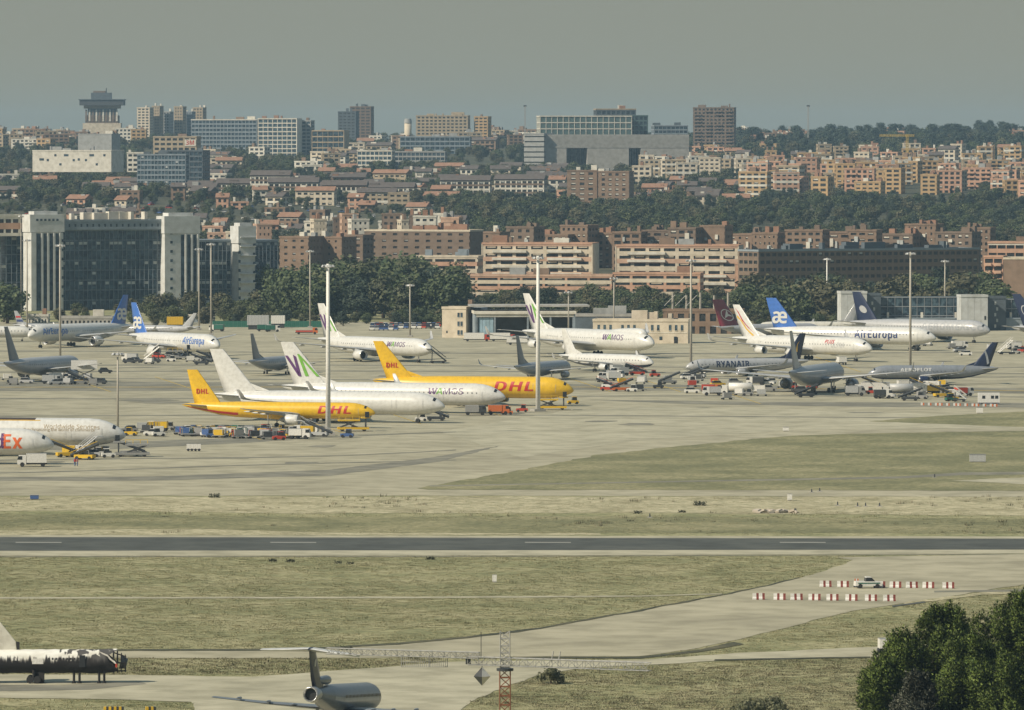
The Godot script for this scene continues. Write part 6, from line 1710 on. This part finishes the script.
	boxpart(hx, "top_storey", Vector3(-1.0, 33.0, -12), Vector3(20 * u, 6.6, 16), M.b_slate)
	boxpart(hx, "top_house", Vector3(-3.0, 37.2, -12), Vector3(12 * u, 1.8, 10), M.b_brown)
	b = MB.new()
	b.bar(Vector3(4, 33, -12), Vector3(4, 41, -12), 0.5)
	part(hx, "aerial", b.done(), M.b_dark)
	for k in 6: block("tower_block", "pale tower block in the row beside the overhanging tower", [137, 152, 160, 174, 184, 193][k], [150, 160, 170, 183, 192, 203][k], [108, 106.5, 112, 107, 112, 108][k], 7400 + k * 20, 14, -14, {"wall": ["b_cream", "b_tan", "b_grey", "b_tan", "b_blue_grey", "b_tan"][k], "sp": 0.5, "pier": 1.4, "cols": 3, "tops": 2, "top_mat": "b_white"}, "pale tower blocks on the ridge")
	# masts and cranes on the skyline
	for a in [[808, 106, 138, 6800, "thin lattice aerial rising from the ridge trees"], [525, 106, 128, 6900, "thin aerial beside the green glass block"]]:
		var p := at(a[0], a[2], a[3])
		var t := thing("aerial_mast", a[4], "aerial", p)
		var h: float = (a[2] - a[1]) * a[3] / F
		b = MB.new()
		lattice(b, Vector3(0, -8, 0), Vector3(0, h, 0), 1.1, 14, 0.16, Vector3.RIGHT)
		part(t, "lattice", b.done(), M.galvanised)
		boxpart(t, "head", Vector3(0, h, 0), Vector3(3.0, 1.6, 1.0), M.v_dark)
	var tc := thing("tower_crane", "orange tower crane between the hillside apartment rows", "crane", at(907, 158, 5600))
	b = MB.new()
	lattice(b, Vector3(0, -10, 0), Vector3(0, 19, 0), 1.6, 16, 0.12, Vector3.RIGHT)
	part(tc, "mast", b.done(), M.paint_yellow)
	b = MB.new()
	lattice(b, Vector3(-22, 18, 0), Vector3(6, 18, 0), 1.4, 22, 0.1)
	part(tc, "jib", b.done(), M.paint_yellow)
	# filler: terraces of apartment blocks over the slope
	var kinds := [["b_ochre", "ochre"], ["b_cream", "cream"], ["b_orange", "orange"], ["b_white", "white"], ["b_tan", "tan"], ["b_brick", "brick"]]
	var fill := func(n: int, x0: float, x1: float, d0: float, d1: float, h0: float, h1: float, w0: float, w1: float, pick: Array, where: String) -> void:
		for i in n:
			var dd := lerpf(d0, d1, (i + rng.randf()) / n)
			var px := rng.randf_range(x0, x1)
			var hw := rng.randf_range(w0, w1)
			var x: float = (px - 512.0) * dd / F
			var clash := false
			for f in foot:
				if absf(f[0] - x) < f[3] + hw * 0.5 and absf(f[1] - dd - 6.0) < f[4] + 7.0:
					clash = true
					break
			if clash: continue
			var hh := rng.randf_range(h0, h1)
			var top := YH + (H - (land(x, dd) + hh)) * F / dd
			var k: Array = kinds[pick[rng.randi() % pick.size()]]
			var sw := hw * F / dd * 0.5
			var nb := block("apartment_block", "%s apartment block %s" % [k[1], where], px - sw, px + sw, top, dd, 11, rng.randf_range(-26, 8), {"wall": k[0], "alt": "b_white" if rng.randf() < 0.3 else k[0], "sp": rng.randf_range(0.4, 0.6), "pier": 1.5, "cols": maxi(2, int(hw / 4.0)), "tops": 2, "blinds": 0.12, "blind_mat": "b_white", "balcony": 2 if rng.randf() < 0.35 else 0}, "apartment blocks " + where)
			if hh < 10.0 and rng.randf() < 0.75:
				var gr := part(nb, "gable_roof", prism(PackedVector2Array([Vector2(-6.4, 0), Vector2(6.4, 0), Vector2(0, 2.8)]), hw / cos(nb.rotation.y) + 1.0), M.b_roof if rng.randf() < 0.65 else M.b_tile)
				gr.rotation.y = PI / 2
				gr.position = Vector3(0, land(x, dd) + hh - nb.position.y + 0.4, -5.5)
	fill.call(84, 752, 1040, 4700, 5450, 10.0, 17.0, 11.0, 22.0, [0, 2, 0, 2, 4, 2], "in the ochre quarter below the ridge wood")
	fill.call(60, 640, 1040, 5400, 6100, 8.0, 13.0, 9.0, 16.0, [1, 0, 0, 4, 2], "in the pale quarter below the ridge wood")
	fill.call(20, 640, 752, 5000, 5500, 12.0, 17.0, 11.0, 18.0, [1, 3, 1, 4], "beside the huge grey building")
	fill.call(28, -20, 140, 6300, 7600, 10.0, 17.0, 12.0, 26.0, [5, 0, 3, 4], "near the overhanging tower")
	fill.call(26, 370, 540, 6300, 7600, 9.0, 15.0, 12.0, 24.0, [1, 3, 4, 5], "around the comb-roofed office")
	fill.call(26, 740, 1040, 6600, 7600, 9.0, 14.0, 14.0, 30.0, [3, 5, 2], "among the ridge trees")
	fill.call(20, 200, 420, 5400, 6400, 8.0, 14.0, 12.0, 24.0, [3, 4, 1], "below the ridge offices")
	fill.call(60, 190, 560, 4520, 5400, 5.0, 9.0, 9.0, 26.0, [4, 5, 3, 1, 5], "among the trees of the middle slope")
	fill.call(26, -20, 200, 4500, 5400, 5.0, 9.0, 9.0, 24.0, [4, 5, 3, 5], "among the trees below the white factory")
	fill.call(22, 560, 760, 4550, 5000, 4.0, 8.0, 8.0, 18.0, [1, 5, 2], "among the trees beside the brick tower blocks")
	# low roofs and parked cars in the lots above the offices
	var lot := {}
	for i in 150:
		var dd := rng.randf_range(4000, 4500)
		var px := rng.randf_range(-10, 250) if i % 3 else rng.randf_range(250, 440)
		var x: float = (px - 512.0) * dd / F
		var c: String = ["v_white", "v_white", "v_silver", "v_dark", "v_red", "v_blue"][rng.randi() % 6]
		var p := Vector3(x, land(x, dd) + 0.1, -dd)
		if lot.has(c): copy(lot[c], p, rng.randf() * TAU, "", 1.0)
		else:
			lot[c] = thing("parked_car", "%s car parked on the hillside lots above the offices" % c.trim_prefix("v_"), "car", p, rng.randf() * TAU, "cars parked on the hillside lots")
			road_car(lot[c], M[c])
	fill.call(34, 60, 460, 3900, 4500, 4.0, 7.0, 7.0, 15.0, [3, 5, 2, 1], "low on the hillside lots")

# ---- trees ----
func crown_mesh(lobes: Array, leaf: float, per: int, cols: Array, sd: int, needle := false) -> ArrayMesh:   # lobes: [centre, radii]
	var r := RandomNumberGenerator.new()
	r.seed = sd
	var st := SurfaceTool.new()
	st.begin(Mesh.PRIMITIVE_TRIANGLES)
	var rag := FastNoiseLite.new()
	rag.seed = sd
	rag.frequency = 0.9
	for l in lobes:
		var tint := r.randf_range(0.8, 1.2)
		var n := int(per * (l[1].x * l[1].x + l[1].x * l[1].y) * 0.5)
		for i in n:
			var dir := Vector3(r.randfn(), r.randfn() + 0.15, r.randfn()).normalized()
			var p: Vector3 = l[0] + dir * l[1] * pow(r.randf(), 0.28) * (0.95 + 0.75 * rag.get_noise_3dv(dir * 1.6 + l[0]))
			var out := (dir + Vector3(r.randfn(), r.randfn(), r.randfn()) * 0.45).normalized()
			var c: Color = cols[r.randi() % cols.size()]
			c = Color(c.r * tint, c.g * tint, c.b * tint) * r.randf_range(0.8, 1.2)
			c.a = 1.0
			var s := leaf * r.randf_range(0.6, 1.3)
			if needle:
				for k in 3:
					var tip := (out + Vector3(r.randfn(), r.randfn() + 0.5, r.randfn()) * 0.5).normalized()
					var sd2 := tip.cross(Vector3(r.randfn(), r.randfn(), r.randfn())).normalized() * s * 0.2
					st.set_normal((out + sd2.cross(tip).normalized() * 0.3).normalized())
					for v in [p - sd2, p + sd2, p + tip * s]:
						st.set_color(c)
						st.add_vertex(v)
			else:
				var u := out.cross(Vector3(r.randfn(), r.randfn(), r.randfn())).normalized() * s
				var v2 := out.cross(u).normalized() * s * r.randf_range(0.5, 0.9)
				st.set_normal(out)
				for v in [p - u, p + v2, p + u, p - u, p + u, p - v2]:
					st.set_color(c)
					st.add_vertex(v)
	return st.commit()
func trunk_mesh(h: float, r0: float, limbs: Array, sd: int) -> ArrayMesh:
	var r := RandomNumberGenerator.new()
	r.seed = sd
	var b := MB.new()
	b.group(1)
	b.cyl(Vector3(0, -0.6, 0), Vector3(0, h * 0.5, 0), r0 * 1.3, r0, 8)
	b.cyl(Vector3(0, h * 0.5, 0), Vector3(r0, h, r0), r0, r0 * 0.5, 8)
	for l in limbs:
		var from := Vector3(0, h * r.randf_range(0.45, 0.95), 0)
		b.cyl(from, from.lerp(l, 0.85), r0 * 0.42, r0 * 0.14, 6)
	return b.done()
var broad: Array = []    # [crown mesh, trunk mesh]
func make_tree_kinds() -> void:
	var greens := [[Color(0.062, 0.084, 0.03), Color(0.084, 0.106, 0.04), Color(0.046, 0.066, 0.026)], [Color(0.062, 0.077, 0.028), Color(0.085, 0.098, 0.038), Color(0.046, 0.06, 0.022)], [Color(0.03, 0.046, 0.028), Color(0.042, 0.058, 0.033), Color(0.022, 0.037, 0.022)], [Color(0.07, 0.08, 0.034), Color(0.09, 0.096, 0.046), Color(0.055, 0.062, 0.028)], [Color(0.08, 0.078, 0.036), Color(0.062, 0.062, 0.03), Color(0.1, 0.092, 0.045)]]
	for k in 6:
		var r := RandomNumberGenerator.new()
		r.seed = 300 + k
		var lobes := []
		var tall := [1.0, 0.85, 1.25, 1.0, 0.9, 1.5][k] as float
		for i in 12 + k % 3:
			var a := r.randf() * TAU
			var q := r.randf_range(0.1, 0.62)
			var y := r.randf_range(0.2, 0.85)
			lobes.append([Vector3(cos(a) * q * 3.6, y * 10.0 * tall, sin(a) * q * 3.6) * Vector3(1.0 if y < 0.7 else 0.6, 1, 1.0 if y < 0.7 else 0.6), Vector3.ONE * r.randf_range(1.5, 2.4) * Vector3(1, 0.85, 1)])
		lobes.append([Vector3(0, 5.2 * tall, 0), Vector3(3.0, 4.2 * tall, 3.0)])
		var ends := []
		for l in lobes: ends.append(l[0])
		broad.append([crown_mesh(lobes, 0.4, 30, greens[[0, 1, 2, 3, 4, 2][k]], 400 + k), trunk_mesh(6.0 * tall, 0.28, ends, 500 + k), 10.2 * tall])
func tree(px: float, d: float, h: float, k: int, label: String, group: String) -> void:
	var x := (px - 512.0) * d / F
	var t := thing("tree", label, "tree", Vector3(x, land(x, d), -d), rng.randf() * TAU, group)
	var s: float = h / broad[k][2]
	t.scale = Vector3(s * rng.randf_range(1.05, 1.6), s, s * rng.randf_range(1.05, 1.6))
	part(t, "trunk", broad[k][1], M.bark)
	part(t, "crown", broad[k][0], M.leaf)
func clear_of(x: float, d: float, pad: float) -> bool:
	for f in foot:
		if absf(f[0] - x) < f[3] + pad and absf(f[1] - d) < f[4] + pad: return false
	return true
func build_trees() -> void:
	make_tree_kinds()
	var belts := [
		[64, 268, 455, 2700, 3050, 13.0, 20.0, [0, 2, 3], "large dark broadleaf tree in the dense clump before the brown blocks", "trees before the brown blocks"],
		[20, 330, 425, 2820, 3060, 19.0, 22.5, [0, 3], "tallest dark broadleaf tree in the clump before the brown blocks", "tallest trees before the brown blocks"],
		[80, 405, 765, 2640, 3040, 5.5, 9.0, [1, 4, 0], "broadleaf tree in the belt between hangars and orange terraces", "trees before the orange terraces"],
		[72, 735, 1005, 2640, 3000, 10.0, 16.5, [1, 0, 4, 2], "broadleaf tree in the belt between terminal and dark slab", "trees behind the terminal"],
		[26, 132, 290, 2620, 2830, 6.0, 10.5, [1, 4, 3], "broadleaf tree before the striped tower and stair tower", "trees before the glass offices"],
		[8, -20, 12, 2620, 2800, 9.0, 16.0, [2, 0], "dark tree before the glass wing left of the towers", "trees before the left glass wing"],
		[10, 55, 132, 2700, 2830, 3.5, 6.0, [1, 4], "small tree along the foot of the broad glass front", "small trees before the broad glass front"],
		[7, 515, 565, 2760, 2860, 9.0, 13.0, [5], "slim pointed dark tree before the orange storeys", "pointed trees before the orange storeys"]]
	for b in belts:
		for i in b[0]:
			for attempt in 12:
				var d := rng.randf_range(b[3], b[4])
				var px := rng.randf_range(b[1], b[2])
				var x := (px - 512.0) * d / F
				if not clear_of(x, d, 2.5): continue
				tree(px, d, rng.randf_range(b[5], b[6]), b[7][rng.randi() % b[7].size()], b[8], b[9])
				break
	# bushes near the pad
	for a in [[551, 684.5, 2.3, 3.6, "small bush standing on the pad behind the crane jib"], [762, 722, 3.0, 7.0, "wide low bush in the rough grass before the pine trees"]]:
		var lob := []
		var r := RandomNumberGenerator.new()
		r.seed = int(a[0])
		for k in 8: lob.append([Vector3(r.randf_range(-0.35, 0.35) * a[3], a[2] * r.randf_range(0.3, 0.7), r.randf_range(-0.3, 0.3) * a[3]), Vector3(a[3] * 0.2, a[2] * 0.3, a[3] * 0.2)])
		var t := thing("bush", a[4], "bush", gp(a[0], a[1]))
		part(t, "stem", trunk_mesh(a[2] * 0.6, 0.1, [Vector3(a[3] * 0.2, a[2] * 0.6, 0), Vector3(-a[3] * 0.2, a[2] * 0.5, 0.2)], 5), M.bark)
		part(t, "foliage", crown_mesh(lob, 0.16, 330, [Color(0.11, 0.115, 0.06), Color(0.15, 0.15, 0.08), Color(0.08, 0.085, 0.045)], 61), M.leaf)
	for a in [[700, 506, 0.9], [290, 562.5, 0.5], [272, 562, 0.5], [338, 564, 0.45], [350, 564.5, 0.4], [638, 514, 0.6], [682, 513, 0.5], [346, 651, 0.6], [214, 498, 0.8], [430, 560, 0.5]]:
		var lob := []
		for k in 5: lob.append([Vector3((k - 2) * a[2] * 0.5, a[2] * 0.5, (k % 2) * 0.4), Vector3.ONE * a[2] * 0.55])
		var t := thing("shrub", "low dark shrub dotting the grass by the runway", "shrub", gp(a[0], a[1]), 0.0, "low shrubs in the grass")
		part(t, "foliage", crown_mesh(lob, 0.14, 200, [Color(0.04, 0.045, 0.02), Color(0.06, 0.06, 0.03)], 71), M.leaf)
	# woods over the slope
	var mm_by := {}
	var r := RandomNumberGenerator.new()
	r.seed = 901
	var nz := FastNoiseLite.new()
	nz.seed = 44
	nz.frequency = 0.006
	for i in 11000:
		var d := r.randf_range(3560, 7600)
		var px := r.randf_range(-60, 1084)
		var x := (px - 512.0) * d / F
		var open := nz.get_noise_2d(x, d)
		var lots := d > 3900 and d < 4520 and px < 440
		var quarter := px > 745 and d > 4650 and d < 5900
		if lots and open < -0.12: continue
		if quarter and open < 0.22: continue
		if d > 5400 and px < 540 and open < 0.02: continue
		if open < -0.28: continue
		if not clear_of(x, d, 1.5): continue
		var h := r.randf_range(6.0, 11.0)
		if lots: h = r.randf_range(3.5, 6.5)
		if quarter: h = r.randf_range(4.5, 7.0)
		if d > 6000 and px > 740: h = r.randf_range(7.0, 16.0)
		var k := r.randi() % 6
		if d > 6000 and px > 740 and r.randf() < 0.12:
			k = 5
			h = r.randf_range(16.0, 23.0)
		if k == 5 and r.randf() < 0.6: k = 2
		var s: float = h / broad[k][2]
		if not mm_by.has(k): mm_by[k] = []
		mm_by[k].append(Transform3D(Basis(Vector3.UP, r.randf() * TAU).scaled(Vector3(s * 1.3, s, s * 1.3)), Vector3(x, land(x, d) - 0.3, -d)))
	for i in 900:   # low growth under the belts at the edge of the airfield
		var d := r.randf_range(2620, 3060)
		var px := r.randf_range(400, 1010) if i % 4 else r.randf_range(130, 460)
		var x := (px - 512.0) * d / F
		if not clear_of(x, d, 1.5): continue
		var k := r.randi() % 5
		var s: float = r.randf_range(2.8, 6.2) / broad[k][2]
		mm_by[k].append(Transform3D(Basis(Vector3.UP, r.randf() * TAU).scaled(Vector3(s * 1.5, s, s * 1.5)), Vector3(x, land(x, d) - 0.3, -d)))
	for k in mm_by:
		var two := ArrayMesh.new()
		two.add_surface_from_arrays(Mesh.PRIMITIVE_TRIANGLES, broad[k][0].surface_get_arrays(0))
		two.add_surface_from_arrays(Mesh.PRIMITIVE_TRIANGLES, broad[k][1].surface_get_arrays(0))
		two.surface_set_material(0, M.leaf)
		two.surface_set_material(1, M.bark)
		var mm := MultiMesh.new()
		mm.transform_format = MultiMesh.TRANSFORM_3D
		mm.mesh = two
		mm.instance_count = mm_by[k].size()
		for i in mm_by[k].size(): mm.set_instance_transform(i, mm_by[k][i])
		var o := MultiMeshInstance3D.new()
		o.multimesh = mm
		o.name = numbered("wood")
		add_child(o)
		tag(o, "wooded hillside and undergrowth of %s trees" % ["round dark", "wide olive", "tall blue-green", "dense dark", "low olive", "pointed dark"][k], "wood", "", "stuff")
	build_pines()
func build_pines() -> void:
	var cols := [Color(0.11, 0.165, 0.024), Color(0.145, 0.2, 0.032), Color(0.078, 0.125, 0.022), Color(0.175, 0.23, 0.05)]
	var grey := [Color(0.09, 0.1, 0.07), Color(0.07, 0.08, 0.055), Color(0.11, 0.115, 0.085)]
	var spots := [
		[940, 606, 735, 6.0, "pine tree with a rounded crown top, tallest beside the truck", 0],
		[905, 634, 728, 5.0, "pine tree leaning over the half hidden truck", 1],
		[1016, 591, 742, 7.0, "tallest pine tree of the clump by the taxiway bend", 0],
		[974, 633, 722, 6.0, "pine tree with bright tufts in the middle of the clump", 1],
		[884, 661, 720, 3.4, "low pine tree at the outer edge of the clump", 1],
		[1006, 655, 712, 6.0, "bright green pine tree at the front of the clump", 0],
		[916, 672, 710, 3.4, "grey-green feathery tree at the front of the pine clump", 2],
		[962, 662, 716, 4.6, "dense pine tree between the front trees of the clump", 1]]
	var n := 0
	for s in spots:
		n += 1
		var top := at(s[0], s[1], s[2])
		var r := RandomNumberGenerator.new()
		r.seed = 640 + n
		var t := thing("pine_tree" if s[5] < 2 else "tamarisk_tree", s[4], "tree", Vector3(top.x, 0, top.z), r.randf() * TAU)
		var lobes := []
		var ends := []
		var hh := top.y
		var cr: float = s[3]
		for i in 46:
			var f := r.randf()
			var y := hh - 1.0 - f * hh * 0.72
			var wide := cr * (0.25 + 0.85 * sqrt(f))
			var a := r.randf() * TAU
			var q := wide * sqrt(r.randf()) * 0.85
			var lr := r.randf_range(0.9, 1.7) * (0.7 if f < 0.1 else 1.0)
			lobes.append([Vector3(cos(a) * q, y, sin(a) * q), Vector3(lr, lr * 1.5, lr)])
			if i % 2 == 0: ends.append(Vector3(cos(a) * q, y, sin(a) * q))
		lobes.append([Vector3(0, hh - 0.9, 0), Vector3(0.9, 0.9, 0.9)])
		part(t, "trunk", trunk_mesh(hh * 0.85, 0.26, ends, 700 + n), M.bark)
		part(t, "crown", crown_mesh(lobes, 0.26, 480, grey if s[5] == 2 else cols, 740 + n, true), M.leaf)
